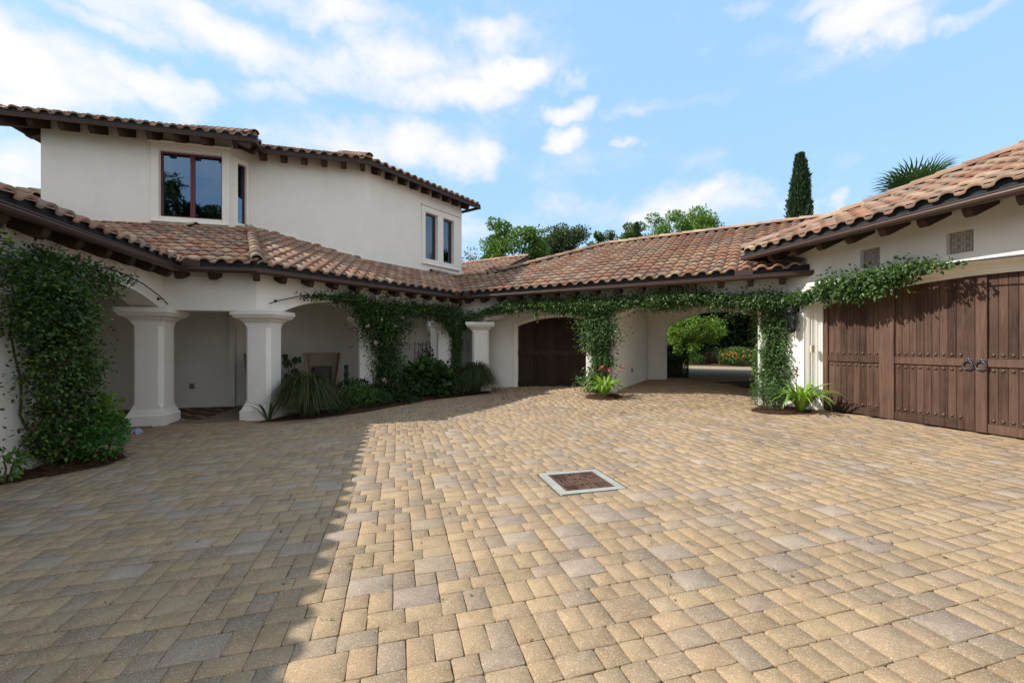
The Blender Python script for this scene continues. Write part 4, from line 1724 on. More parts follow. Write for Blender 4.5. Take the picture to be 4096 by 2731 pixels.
def mat_vent():
    """blue, ochre and white patterned ceramic"""
    m, w = new_mat('patterned_ceramic')
    tc = w.n('ShaderNodeTexCoord')
    sp = w.n('ShaderNodeSeparateXYZ')
    w.link(tc.outputs['Object'], sp.inputs[0])
    u = w.m('ABSOLUTE', w.m('MULTIPLY', sp.outputs[0], 1 / .057))
    v = w.m('ABSOLUTE', w.m('MULTIPLY', sp.outputs[2], 1 / .057))
    r = w.m('SQRT', w.m('ADD', w.m('MULTIPLY', u, u), w.m('MULTIPLY', v, v)))
    t = w.m('ARCTAN2', v, u)
    pet = w.m('ADD', .42, w.m('MULTIPLY', w.m('COSINE', w.m('MULTIPLY', t, 8)), .16))
    inn = w.m('LESS_THAN', r, pet)
    ring = w.m('LESS_THAN', w.m('ABSOLUTE', w.m('SUBTRACT', r, .72)), .10)
    cor = w.m('GREATER_THAN', w.m('MULTIPLY', u, v), .42)
    mid = w.m('LESS_THAN', r, .17)
    ln = w.m('LESS_THAN', w.m('ABSOLUTE', w.m('SUBTRACT', u, v)), .07)
    c = w.mix(ring, (.62, .55, .44, 1), (.03, .04, .09, 1))
    c = w.mix(cor, c, (.05, .045, .06, 1))
    c = w.mix(inn, c, (.04, .07, .16, 1))
    c = w.mix(ln, c, (.42, .26, .08, 1))
    c = w.mix(mid, c, (.5, .30, .08, 1))
    ed = w.m('GREATER_THAN', w.m('MAXIMUM', u, v), .93)
    c = w.mix(ed, c, (.55, .53, .5, 1))
    finish(w, c, .35, None, spec=.5)
    return m


M['vent'] = mat_vent()
for (a0, a1, z0, z1) in (v1, v2, v3, v4):
    vb = MB().box(FG, a0, a1, .10, .30, z0, z1).build('wall_vent', M['trim'], garage)
    ha, hz = (a1 - a0) / 2, (z1 - z0) / 2
    ha, hz = ha * 2 / 3, hz * 2 / 3
    for i in (0, 1, 2):
        for j in (0, 1, 2):
            fr = Frame((0, 0), 0)
            t = MB().cbox(fr, -ha / 2 + .0015, ha / 2 - .0015, -.016, 0, -hz / 2 + .0015, hz / 2 - .0015, .003)
            o = t.build('vent_tile', M['vent'], None, origin=(0, 0, 0))
            o.location = FG.p(a0 + ha * (i + .5), .098, z0 + hz * (j + .5))
            o.rotation_euler = (0, 0, R(aG))
            attach(o, vb)

KG = FG.p(-.515, NG)[:2]
GE = Frame(KG, 195.1)                                  # hipped end, facing away
hG = vplane(KG, add2(FG.n, GE.n), FG.p(4, 0))
hG2 = vplane(KG, add2(FG.n, GE.n), GE.p(-4, .1))
gd = MB()
deck(gd, FG, NG, ZG, SG, [(-1, NG + .08), (11.2, NG + .08), (11.2, 6.0), (-1, 6.0)], [hG])
deck(gd, GE, 0, ZG, SG, [(-13.5, .08), (1, .08), (1, 6.73), (-13.5, 6.73)], [hG2])
groof = gd.build('roof', M['deck'], garage)
gbk = MB()
gbk.add([FG.p(6.2, 6.0, ZG + SG * 6.73), FG.p(11.2, 6.0, ZG + SG * 6.73), FG.p(11.2, 12.7, ZG), FG.p(-.5, 12.7, ZG)], [(0, 1, 2, 3)])
gbk.build('rear_roof_slope', M['deck'], garage)
gbag = TileBag()
gbag.field(groof, FG, NG, ZG, SG, -.52, 9.5, 6.7, [hG], None, 41)
gbag.flush(groof)
hip_caps(groof, KG, add2(FG.n, GE.n), 9.0, FG, NG, ZG, SG, 42, .06, .075)
run_profile([GE.p(-5, 0)[:2], KG, FG.p(11.2, NG)[:2]], gutter_profile(ZG)).build('gutter', M['bronze'], garage)
run_profile([GE.p(-5, 0)[:2], KG, FG.p(11.2, NG)[:2]], [(.075, ZG - .05), (.10, ZG - .05), (.10, ZG + .135), (.075, ZG + .135)]).build('eave_closure', M['closure'], garage)
for k in range(19):
    rafter(FG, .16 + .552 * k, 0, NG, ZG + .01, SG, garage, w=.11, h=.25)
# flashing where the carport roof runs into the garage wall
fa = FG.p(.62, -.03)
fbp = FG.p(-.28, -.03)


def zc(v):
    return ZL + .052 + SL * (FCD.an(v.x, v.y)[1] + .5)


fsh = MB()
q0, q1 = FG.p(.52, 0), FG.p(-.30, 0)
R0 = [FG.p(.52, n, zc(q0) + z) for n, z in ((-.12, .02), (-.003, .10), (-.003, .16), (-.02, .16), (-.13, .06))]
R1 = [FG.p(-.30, n, zc(q1) + z) for n, z in ((-.12, .06), (-.003, .14), (-.003, .20), (-.02, .20), (-.13, .10))]
fsh.loft([R0, R1]).build('flashing', M['flash'], garage)

lt = U1a.p(-.38, -.34)
ltz = zroof(FAB, -.5, ZL, SL, lt.x, lt.y)
lo_t = bpy.data.objects.new('loose_cap_tile', cap_end_mesh)
lo_t.matrix_basis = Matrix.Translation((lt.x, lt.y, ltz + .10)) @ Matrix.Rotation(R(78), 4, 'Z') @ Matrix.Rotation(R(8), 4, 'Y')
lo_t.color = (.40, .30, .2, 1)
COL.objects.link(lo_t)
tag(lo_t, 'loose clay cap tile lying on the porch roof below the tower window', 'roof tile')

# ================================================================== PLANT KIT
def unit(v):
    return v / np.maximum(np.linalg.norm(v, axis=1, keepdims=True), 1e-9)


def leaf_arrays(P, size, pal, out=None, shape='oval', bias=.6, up=.35, var=.35, wid=.55, fold=.22, seed=0, droop=0.0):
    """leaves at points P: quads folded along the midrib. out = (n,3) outward directions"""
    g = np.random.default_rng(seed)
    n = len(P)
    L = size * (1 + var * g.uniform(-1, 1, n))[:, None]
    d = unit(g.normal(size=(n, 3)))
    if out is not None:
        d = unit(d * (1 - bias) + out * bias)
    d[:, 2] -= droop
    d = unit(d)
    nn = g.normal(size=(n, 3)) * .7
    nn[:, 2] += up * 2
    if out is not None:
        nn += out * .6
    nn = nn - d * np.sum(nn * d, 1, keepdims=True)
    nn = unit(nn)
    s = np.cross(nn, d)
    W = L * wid * .5
    k = np.array(pal)[g.integers(0, len(pal), n)] * g.uniform(.72, 1.28, (n, 1))
    col = np.concatenate([k, np.ones((n, 1))], 1)
    if shape == 'oval':
        V = np.stack([P, P + d * L * .28 + s * W * .9 + nn * W * fold, P + d * L * .68 + s * W * .72 + nn * W * fold,
                      P + d * L, P + d * L * .68 - s * W * .72 + nn * W * fold, P + d * L * .28 - s * W * .9 + nn * W * fold], 1)
        b = (np.arange(n) * 6)[:, None]
        F = np.concatenate([b + np.array([[0, 1, 2, 3]]), b + np.array([[0, 3, 4, 5]])], 0)
        C = np.repeat(col, 6, 0)
        V = V.reshape(-1, 3)
    else:
        V = np.stack([P, P + d * L * .5 + s * W, P + d * L, P + d * L * .5 - s * W], 1).reshape(-1, 3)
        b = (np.arange(n) * 4)[:, None]
        F = b + np.array([[0, 1, 2, 3]])
        C = np.repeat(col, 4, 0)
    return V, F, C


def cat_arrays(parts):
    V, F, C, nb = [], [], [], 0
    for v, f, c in parts:
        V.append(v)
        F.append(f + nb)
        C.append(c)
        nb += len(v)
    return np.concatenate(V), np.concatenate(F), np.concatenate(C)


def foliage(name, arrs, mat, parent):
    V, F, C = cat_arrays(arrs) if isinstance(arrs, list) else arrs
    o = V.mean(0)
    o[2] = V[:, 2].min()
    me = raw_mesh(name, V - o, F, mat, C)
    return link(name, me, parent, o)


def in_ball(n, c, r, seed, shell=.35, zmin=None):
    g = np.random.default_rng(seed)
    d = unit(g.normal(size=(n, 3)))
    k = (shell + (1 - shell) * g.random((n, 1))) ** .6
    P = np.array(c) + d * k * np.array(r)
    O = unit(d / np.array(r))
    if zmin is not None:
        m = P[:, 2] > zmin
        P, O = P[m], O[m]
    return P, O


GREEN_ROSE = [(.035, .07, .02), (.026, .05, .016), (.05, .10, .025), (.06, .115, .032), (.04, .06, .028), (.10, .19, .035), (.075, .14, .03)]
GREEN_VINE = [(.075, .14, .045), (.06, .12, .035), (.09, .165, .055), (.115, .20, .06), (.05, .095, .033), (.10, .155, .06)]
GREEN_LIME = [(.14, .23, .035), (.11, .20, .03), (.17, .25, .04), (.09, .17, .03)]
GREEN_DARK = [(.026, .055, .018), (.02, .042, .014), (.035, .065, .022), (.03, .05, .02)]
GREEN_TREE = [(.10, .18, .03), (.08, .15, .028), (.12, .21, .038), (.065, .125, .024), (.14, .24, .045)]
GREEN_OAK = [(.055, .085, .032), (.045, .07, .028), (.07, .10, .04), (.08, .11, .05)]
GREEN_CYP = [(.03, .06, .028), (.025, .05, .022), (.04, .075, .034), (.05, .085, .036)]


def vine_on(fr, path, dens, size, pal, seed, depth=.26, base_n=-.02, hang=0.0):
    """leaf clumps along a path on a wall: path of (a, z, half width, half height)"""
    g = np.random.default_rng(seed)
    PP, OO = [], []
    for (p, q) in zip(path[:-1], path[1:]):
        L = math.hypot(q[0] - p[0], q[1] - p[1])
        m = max(2, int(L / .10))
        for i in range(m):
            t = (i + g.random()) / m
            c = [p[k] + (q[k] - p[k]) * t for k in range(4)]
            lump = g.uniform(.45, 1.5)
            c[0] += g.normal(0, .22) * c[2]
            c[1] += g.normal(0, .25) * c[3]
            n = int(dens * max(c[2], .05) * max(c[3], .05) * 4300 * lump)
            da = np.clip(g.normal(0, .55, n), -1.6, 1.6) * c[2] * lump
            dz = np.clip(g.normal(0, .55, n), -1.5, 1.5) * c[3] * lump
            rr = np.exp(-((da / max(c[2], .05)) ** 2 + (dz / max(c[3], .05)) ** 2) * .5)
            dn = base_n - g.random(n) * depth * (.35 + .65 * rr) * lump
            zz = c[1] + dz - hang * g.random(n) ** 3
            X = np.stack([fr.o[0] + fr.u[0] * (c[0] + da) + fr.n[0] * dn, fr.o[1] + fr.u[1] * (c[0] + da) + fr.n[1] * dn, zz], 1)
            o3 = np.stack([fr.u[0] * da - fr.n[0] * .35, fr.u[1] * da - fr.n[1] * .35, dz - .15], 1)
            PP.append(X)
            OO.append(unit(o3))
    P, O = np.concatenate(PP), np.concatenate(OO)
    m = P[:, 2] > .05
    return leaf_arrays(P[m], size, pal, O[m], seed=seed + 1, bias=.55, up=.25, droop=.25)


def stem_path(fr, pts, n, seed, amp=.03, sub=4):
    g = random.Random(seed)
    out = []
    for (p, q) in zip(pts[:-1], pts[1:]):
        for k in range(sub):
            t = k / sub
            out.append(fr.p(p[0] + (q[0] - p[0]) * t + g.uniform(-amp, amp), n + g.uniform(-amp, amp) * .6, p[1] + (q[1] - p[1]) * t))
    out.append(fr.p(pts[-1][0], n, pts[-1][1]))
    return out


def flower(c, r, cols, name, parent, seed, petals=11, mat='petal'):
    """small double bloom of cupped petals"""
    g = np.random.default_rng(seed)
    P = np.tile(np.array(c), (petals, 1)) + g.normal(0, r * .18, (petals, 3))
    V, F, C = leaf_arrays(P, r, cols, None, 'oval', wid=.95, fold=.5, seed=seed)
    me = raw_mesh(name, V - np.array(c), F, M[mat], C)
    return link(name, me, parent, c)


def mulch(name, label, pts, h, seed, n=1600, cat='mulch bed'):
    """low mound of brown mulch strewn with pine needles; pts = outline polygon"""
    g = np.random.default_rng(seed)
    pts = [Vector((x, y)) for x, y in pts]
    cx = sum(p.x for p in pts) / len(pts)
    cy = sum(p.y for p in pts) / len(pts)
    b = MB()
    rings = []
    K = len(pts)
    for f, hh in ((1.0, -.03), (.93, .35), (.7, .8), (.35, 1.0)):
        rings.append([])
        for p in pts:
            x, y = cx + (p.x - cx) * f, cy + (p.y - cy) * f
            rings[-1].append(Vector((x, y, gz(x, y) + h * hh + g.uniform(-.006, .006))))
    b.loft(rings, cap0=False)
    o = b.build(name, M['mulch'], None)
    tag(o, label, cat, None, 'stuff')
    # needles
    P = []
    while len(P) < n:
        k = g.integers(0, K)
        u, v = g.random(), g.random() ** .5 * (1.0 + .14 * g.random() ** 2)
        p, q = pts[k], pts[(k + 1) % K]
        x = cx + ((p.x + (q.x - p.x) * u) - cx) * v
        y = cy + ((p.y + (q.y - p.y) * u) - cy) * v
        hz = h * (1.0 if v < .4 else max(0.0, 1.0 - ((v - .35) / .62) ** 2))
        P.append((x, y, gz(x, y) + max(hz, .0) + .008 + g.random() * .012))
    P = np.array(P)
    d = g.normal(size=(n, 3))
    d[:, 2] *= .16
    out = unit(d)
    V, F, C = leaf_arrays(P, .11, [(.13, .065, .035), (.09, .045, .026), (.17, .095, .05), (.06, .03, .02)], out, 'quad', bias=.97, wid=.045, seed=seed)
    foliage('needles', (V, F, C), M['straw'], o)
    return o


def grass_clump(name, label, c, r, h, n, pal, seed, group=None, cat='ornamental grass'):
    g = np.random.default_rng(seed)
    S = 7
    t = np.linspace(0, 1, S)[None, :, None]
    az = g.uniform(0, 2 * math.pi, n)
    lean = g.uniform(.12, 1.0, n) ** .6
    R_ = (r * lean * g.uniform(.55, 1.25, n))[:, None, None]
    H_ = (h * g.uniform(.5, 1.18, n) * (1.15 - .35 * lean))[:, None, None]
    dirv = np.stack([np.cos(az), np.sin(az), np.zeros(n)], 1)[:, None, :]
    base = np.stack([np.cos(az), np.sin(az), np.zeros(n)], 1) * g.uniform(0, .16, n)[:, None] + np.array(c)
    arch_z = np.sin(np.minimum(t, 1) * math.pi * (.52 + .40 * lean[:, None, None])) * H_
    P = base[:, None, :] + dirv * R_ * t ** 1.35 + np.concatenate([np.zeros((n, S, 2)), arch_z], 2)
    side = np.stack([-np.sin(az), np.cos(az), np.zeros(n)], 1)[:, None, :]
    w = .0062 * (1 - t ** 2) + .0012
    A, B = P + side * w, P - side * w
    V = np.stack([A, B], 2).reshape(-1, 3)
    b = (np.arange(n) * S * 2)[:, None]
    F = np.concatenate([b + np.array([[2 * k, 2 * k + 1, 2 * k + 3, 2 * k + 2]]) for k in range(S - 1)], 0)
    kcol = np.array(pal)[g.integers(0, len(pal), n)] * g.uniform(.7, 1.3, (n, 1))
    C = np.repeat(np.concatenate([kcol, np.ones((n, 1))], 1), S * 2, 0)
    o = foliage(name, (V, F, C), M['needle'], None)
    return tag(o, label, cat, group)


def strap_leaf(L, w, curl, seed):
    """one long arching strap leaf, channelled along the middle"""
    r = random.Random(seed)
    S = 9
    V, F = [], []
    x = z = 0.0
    ang = R(78)
    for k in range(S):
        t = k / (S - 1)
        ww = w * (0.55 + .75 * math.sin(math.pi * min(1, t * .8 + .12))) * (1 - t ** 3 * .96) / 1.3
        V += [(x, -ww, z + ww * .35), (x, 0, z), (x, ww, z + ww * .35)]
        x += L / (S - 1) * math.cos(ang)
        z += L / (S - 1) * math.sin(ang)
        ang -= curl / (S - 1) * (0.4 + 1.4 * t)
    for k in range(S - 1):
        b = k * 3
        F += [(b, b + 1, b + 4, b + 3), (b + 1, b + 2, b + 5, b + 4)]
    return np.array(V), np.array(F)


def strap_plant(name, label, cat, c, n, L, w, pal, seed, spread=1.0, group=None, mat='gloss_leaf', az0=0, az1=360):
    t = thing(name, label, cat, c, group)
    r = random.Random(seed)
    for k in range(n):
        V, F = strap_leaf(L * r.uniform(.6, 1.1), w * r.uniform(.8, 1.15), R(r.uniform(75, 160)) * spread, seed + k)
        col = r.choice(pal)
        f = r.uniform(.75, 1.25)
        C = np.tile((col[0] * f, col[1] * f, col[2] * f, 1), (len(V), 1))
        me = raw_mesh('leaf', V, F, M[mat], C, smooth=True)
        o = bpy.data.objects.new('leaf', me)
        a = R(az0 + (az1 - az0) * (k + r.random()) / n)
        o.location = (c[0] + .05 * math.cos(a), c[1] + .05 * math.sin(a), c[2] - .01)
        o.rotation_euler = (r.uniform(-.12, .12), R(r.uniform(-10, 22)), a)
        COL.objects.link(o)
        attach(o, t)
    return t


def bush(name, label, cat, c, r, n, size, pal, seed, mat='leaf', group=None, lumps=7, stems=3, wid=.55, zmin=None, up=.35):
    """leafy shrub: leaf lumps round a few stems"""
    t = thing(name, label, cat, c, group)
    g = np.random.default_rng(seed)
    arr = []
    P0, O0 = in_ball(int(n * .45), (c[0], c[1], c[2] + r[2]), r, seed, .55, c[2] + .02)
    arr.append(leaf_arrays(P0, size, pal, O0, seed=seed, wid=wid, up=up))
    for k in range(lumps):
        d = unit(g.normal(size=(1, 3)))[0]
        d[2] = abs(d[2]) * .8 - .1
        cc = np.array((c[0], c[1], c[2] + r[2])) + d * np.array(r) * g.uniform(.55, .95)
        rr = np.array(r) * g.uniform(.28, .48)
        P, O = in_ball(int(n * .55 / lumps), cc, rr, seed + k + 5, .3, c[2] + .02)
        arr.append(leaf_arrays(P, size, pal, O, seed=seed + k + 31, wid=wid, up=up))
    foliage('foliage', arr, M[mat], t)
    sb = MB()
    for k in range(stems):
        a = g.uniform(0, 6.28)
        e = (c[0] + r[0] * .55 * math.cos(a), c[1] + r[1] * .55 * math.sin(a), c[2] + r[2] * 1.3)
        sb.tube([(c[0] + .04 * math.cos(a), c[1] + .04 * math.sin(a), c[2] - .03), ((c[0] + e[0]) / 2 + .03, (c[1] + e[1]) / 2, c[2] + r[2] * .7), e], [.014, .010, .004], 5)
    sb.build('stem', M['stem'], t)
    return t


def tree(name, label, cat, base, h, cr, n, size, pal, seed, trunk=.16, clumps=34, group=None, zc=None, shape='quad', sq=.34, limbs=12, up=.4, csize=None):
    """tapered trunk, limbs and leaf clumps spread through an uneven crown"""
    t = thing(name, label, cat, base, group)
    g = np.random.default_rng(seed)
    b = Vector(base)
    zc = h - cr[2] if zc is None else zc
    C = np.array((b.x, b.y, b.z + zc))
    cl = []
    arr = []
    per = n // clumps
    for k in range(clumps):
        d = unit(g.normal(size=(1, 3)))[0]
        f = g.uniform(.35, 1.0) ** .55
        cc = C + d * np.array(cr) * f * g.uniform(.75, 1.05)
        cl.append(cc)
        s = (csize or max(cr) * .26) * g.uniform(.65, 1.4)
        P, O = in_ball(per, cc, (s, s, s * .72), seed + k * 3 + 1, .25)
        arr.append(leaf_arrays(P, size, pal, O, shape, seed=seed + k, bias=.4, up=up, wid=.62))
    foliage('crown', arr, M['leaf'], t)
    tb = MB()
    lean = g.uniform(-.03, .03, 2) * h
    top = Vector((b.x + lean[0], b.y + lean[1], b.z + zc))
    tb.tube([b - Vector((0, 0, .2)), b + Vector((lean[0] * .2, lean[1] * .2, zc * .3)), b + Vector((lean[0] * .6, lean[1] * .6, zc * .65)), top], [trunk * 1.25, trunk, trunk * .85, trunk * .55], 9)
    order = g.permutation(len(cl))[:limbs]
    for k in order:
        e = Vector(cl[k])
        s0 = b.lerp(top, g.uniform(.55, .98))
        m = (s0 + e) / 2 + Vector((0, 0, .08 * h * g.random()))
        tb.tube([s0, m, e], [trunk * .38, trunk * .22, trunk * .07], 5)
    tb.build('trunk', M['bark'], t)
    return t


# ================================================================== FIXTURES
def rod(name, label, fr, pts, n, ros, parent=None):
    """black arched plant rod on stand-off rosettes"""
    t = thing(name, label, 'plant rod', fr.p(pts[0][0], n, pts[0][1]), 'iron plant rods over the openings')
    MB().tube([fr.p(a, n, z) for a, z in pts], .011, 8).build('bar', M['iron'], t)
    for (a, z) in ros:
        b = MB()
        rings = []
        for (r_, nn) in ((.034, -.001), (.034, -.012), (.018, -.020), (.009, -.021), (.009, n)):
            rings.append([fr.p(a + r_ * math.cos(q * math.pi / 6), nn, z + r_ * math.sin(q * math.pi / 6)) for q in range(12)])
        b.loft(rings).build('rosette', M['iron'], t)
    return t


rod('plant_rod', 'black arched iron rod over the left porch arch above the first column', FL, [(-3.3, 2.55), (-2.6, 2.80), (-1.9, 2.87), (-1.49, 2.84), (-.92, 2.75), (-.4, 2.60), (-.06, 2.46)], -.10, [(-.22, 2.55), (-3.1, 2.62)])
rod('plant_rod', 'black iron rod over the porch arch carrying the thin end of a vine', FBC, [(.22, 2.52), (.43, 2.61), (.91, 2.75), (1.66, 2.84), (2.4, 2.82), (3.0, 2.7)], -.10, [(.40, 2.60), (2.9, 2.72)])
rod('plant_rod', 'straight black rod over the garage door at the right edge', FG, [(2.4, 2.90), (3.23, 2.885), (3.82, 2.85), (4.8, 2.80)], -.10, [(3.05, 2.888), (4.6, 2.808)])

# lantern
LT = thing('wall_lantern', 'black iron wall lantern on the white wall between vine and garage door', 'lantern', FG.p(.32, -.16, 1.9))


def lantern():
    c = FG.p(.32, -.17)
    zb, zt = 1.98, 2.33
    fr = Frame((c.x, c.y), aG)
    N = 6

    def ring(r, z, ph=0):
        return [fr.p(r * math.cos(q * 2 * math.pi / N + ph), r * math.sin(q * 2 * math.pi / N + ph), z) for q in range(N)]
    MB().loft([ring(.072, zb), ring(.098, zt)]).build('glass', M['lampglass'], LT)
    cage = MB()
    for q in range(N):
        a = q * 2 * math.pi / N
        cage.tube([fr.p(.075 * math.cos(a), .075 * math.sin(a), zb - .02), fr.p(.102 * math.cos(a), .102 * math.sin(a), zt + .01)], .0065, 5)
        cage.tube([fr.p(.03 * math.cos(a), .03 * math.sin(a), zb - .075), fr.p(.088 * math.cos(a), .088 * math.sin(a), zb - .05), fr.p(.104 * math.cos(a), .104 * math.sin(a), zb + .06), fr.p(.117 * math.cos(a), .117 * math.sin(a), zt - .08), fr.p(.118 * math.cos(a), .118 * math.sin(a), zt + .03), fr.p(.06 * math.cos(a), .06 * math.sin(a), zt + .10)], .006, 5)
    for (r, z) in ((.078, zb), (.102, zt), (.09, (zb + zt) / 2)):
        rr = [fr.p(r * math.cos(q * 2 * math.pi / 12), r * math.sin(q * 2 * math.pi / 12), z) for q in range(13)]
        cage.tube(rr, .006, 5)
    cage.build('cage', M['iron'], LT)
    MB().lathe((c.x, c.y, zt), [(.105, 0), (.108, .015), (.085, .035), (.05, .085), (.022, .11), (.02, .14), (.028, .155), (.006, .175)], 12).build('roof', M['iron'], LT, smooth=True)
    MB().lathe((c.x, c.y, zb - .14), [(.004, 0), (.014, .012), (.006, .03), (.03, .05), (.055, .075), (.082, .125), (.082, .14)], 12).build('finial', M['iron'], LT, smooth=True)
    br = MB()
    br.tube([FG.p(.32, -.17, zt + .16), FG.p(.32, -.17, zt + .23), FG.p(.32, -.12, zt + .27), FG.p(.32, -.05, zt + .25), FG.p(.32, -.005, zt + .16)], .011, 6)
    br.cbox(FG, .27, .37, -.018, -.001, zt + .02, zt + .24, .006)
    br.build('bracket', M['iron'], LT)
    MB().lathe((c.x, c.y, zb + .01), [(.018, 0), (.018, .12), (.022, .13), (.020, .17), (.004, .2)], 8).build('candle', M['cream'], LT)


lantern()

# wind chime
ch = FBC.p(4.93, -.02, 2.58)
WC = thing('wind_chime', 'silver tube wind chime hanging in the porch arch near the corner', 'wind chime', ch)
MB().lathe((ch.x, ch.y, 2.445), [(.052, 0), (.055, .006), (.052, .014)], 14).build('hanger_disc', M['terracotta_wood'], WC)
cb = MB()
for q in range(3):
    a = q * 2.094
    cb.tube([(ch.x + .045 * math.cos(a), ch.y + .045 * math.sin(a), 2.458), (ch.x, ch.y, 2.62)], .0022, 4)
cb.tube([(ch.x, ch.y, 2.44), (ch.x, ch.y, 1.98)], .002, 4)
cb.tube([(ch.x, ch.y, 2.62), (ch.x, ch.y, 2.68)], .003, 4)
cb.build('cord', M['iron'], WC)
for q in range(6):
    a = q * math.pi / 3 + .3
    L = .40 - .035 * q
    MB().tube([(ch.x + .042 * math.cos(a), ch.y + .042 * math.sin(a), 2.43 - .02), (ch.x + .042 * math.cos(a), ch.y + .042 * math.sin(a), 2.41 - L)], .0115, 8).build('tube', M['chime'], WC, smooth=True)
MB().lathe((ch.x, ch.y, 2.2), [(.024, 0), (.026, .006), (.024, .012)], 10).build('clapper', M['terracotta_wood'], WC)
MB().box(Frame((ch.x, ch.y), 54), -.032, .032, -.003, .003, 1.90, 1.985).build('sail', M['terracotta_wood'], WC)


def mat_wicker():
    m, w = new_mat('grey_brown_wicker')
    P = pos(w)
    wv = w.n('ShaderNodeTexWave')
    wv.wave_type = 'BANDS'
    wv.bands_direction = 'Z'
    w.link(P, wv.inputs['Vector'])
    wv.inputs['Scale'].default_value = 16
    wv.inputs['Distortion'].default_value = 2.5
    wv.inputs['Detail'].default_value = 2
    wv.inputs['Detail Scale'].default_value = 4
    n = w.noise(P, 30, 4, .6)
    f = w.m('ADD', w.m('MULTIPLY', wv.outputs['Fac'], .7), w.m('MULTIPLY', n, .4))
    c = w.ramp(f, [(.25, (.10, .07, .05, 1)), (.6, (.32, .24, .17, 1)), (.95, (.48, .38, .28, 1))])
    finish(w, c, .8, wv.outputs['Fac'], .9, .012, .2)
    return m


M['wicker'] = mat_wicker()


def wicker_chair(label, x, y, ang):
    t = thing('wicker_armchair', label, 'armchair', (x, y, .012), 'wicker armchairs in the porch')
    fr = Frame((x, y), ang)             # sitter faces -n
    b = MB()
    rings_o, rings_i = [], []
    for (z, sx, sy, th) in ((.02, .30, .27, .06), (.35, .33, .29, .06), (.75, .38, .31, .06), (1.15, .44, .34, .055), (1.40, .47, .36, .05), (1.425, .465, .355, .03)):
        o, i = [], []
        for k in range(13):
            q = math.pi * k / 12
            ux = math.copysign(abs(math.cos(q)) ** .45, math.cos(q))
            uy = math.sin(q) ** .45
            cut = 0 if z < .6 else (z - .6) * .16
            ny = -.24 + cut + (sy + .24 - cut) * uy
            o.append(fr.p(sx * ux, ny, z))
            i.append(fr.p((sx - th) * ux, ny - th * uy, z))
        rings_o.append(o + i[::-1])
    b.loft(rings_o)
    b.build('back_shell', M['wicker'], t)
    MB().cbox(fr, -.27, .27, -.29, .22, .03, .36, .03).build('seat', M['wicker'], t)
    MB().cbox(fr, -.25, .25, -.28, .21, .362, .47, .035).build('seat_cushion', M['cushion'], t)
    MB().cbox(fr, -.24, .24, .08, .21, .48, 1.06, .06).build('back_cushion', M['cushion'], t)
    return t


c1 = FBC.p(2.08, 1.0)
wicker_chair('tall wicker armchair in the porch between grass clump and rose vine', c1.x, c1.y, 30)
c2 = Vector((-6.28, 10.72, 0))
wicker_chair('wicker armchair mostly hidden behind the second porch column', c2.x, c2.y, 112)


# porch rug with trellis pattern
def mat_rug():
    m, w = new_mat('patterned_rug')
    P = pos(w)
    mp = w.n('ShaderNodeMapping')
    w.link(P, mp.inputs['Vector'])
    mp.inputs['Rotation'].default_value = (0, 0, R(-15.1))
    sp = w.n('ShaderNodeSeparateXYZ')
    w.link(mp.outputs[0], sp.inputs[0])
    u = w.m('MULTIPLY', sp.outputs[0], 6.0)
    v = w.m('MULTIPLY', sp.outputs[1], 6.0)
    a = w.m('ADD', w.m('SINE', w.m('ADD', u, v)), w.m('MULTIPLY', w.m('SINE', w.m('MULTIPLY', v, 2)), .25))
    b = w.m('ADD', w.m('SINE', w.m('SUBTRACT', u, v)), w.m('MULTIPLY', w.m('SINE', w.m('MULTIPLY', u, 2)), .25))
    k = w.m('MAXIMUM', w.m('LESS_THAN', w.m('ABSOLUTE', a), .24), w.m('LESS_THAN', w.m('ABSOLUTE', b), .24))
    st = w.noise(P, 40, 2)
    c = w.mix(k, (.085, .05, .038, 1), (.40, .30, .21, 1))
    c = w.mix(w.rng(st, .45, .6, 0, .5), c, (.06, .045, .04, 1))
    finish(w, c, .95, st, .3, .004, .05)
    return m


ru = Frame(qp(-6.4, 10.75), 15.1)
tag(MB().cbox(ru, 0, 2.35, .0, 1.95, .013, .026, .003).build('porch_rug', mat_rug()), 'brown lattice patterned rug on the porch floor between the first two columns', 'rug')

# ================================================================== CLIMBERS
PINK = [(.62, .40, .42), (.70, .50, .50), (.58, .34, .37)]


def climber(name, label, fr, segs, dens, size, pal, seed, stems, flowers=(), depth=.26, group=None, hang=.05, extra=None):
    t = thing(name, label, 'climbing plant', fr.p(stems[0][0][0], -.12, gz(*fr.p(stems[0][0][0], -.12)[:2])), group)
    arr = [vine_on(fr, s, dens, size, pal, seed + 7 * k, depth, hang=hang) for k, s in enumerate(segs)]
    if extra:
        arr += extra
    foliage('foliage', arr, M['leaf'], t)
    sb = MB()
    for k, s in enumerate(stems):
        p = stem_path(fr, s, -.09, seed + k, .035)
        L = len(p)
        sb.tube(p, [.019 * (1 - .75 * i / L) for i in range(L)], 6)
    # loose whips
    g = random.Random(seed + 90)
    for s in segs:
        for p in s:
            if g.random() < .75:
                a, z = p[0] + g.uniform(-1, 1) * p[2], p[1] + p[3] * .6
                da = g.uniform(-.35, .35)
                sb.tube([fr.p(a, -.14, z), fr.p(a + da * .6, -.17, z + .14), fr.p(a + da, -.20, z + .20 - abs(da) * .3)], [.004, .003, .0015], 4)
    sb.build('stem', M['stem'], t)
    for k, (a, z, n) in enumerate(flowers):
        flower(fr.p(a, n, z), .055, PINK, 'flower', t, seed + k, 14)
    return t


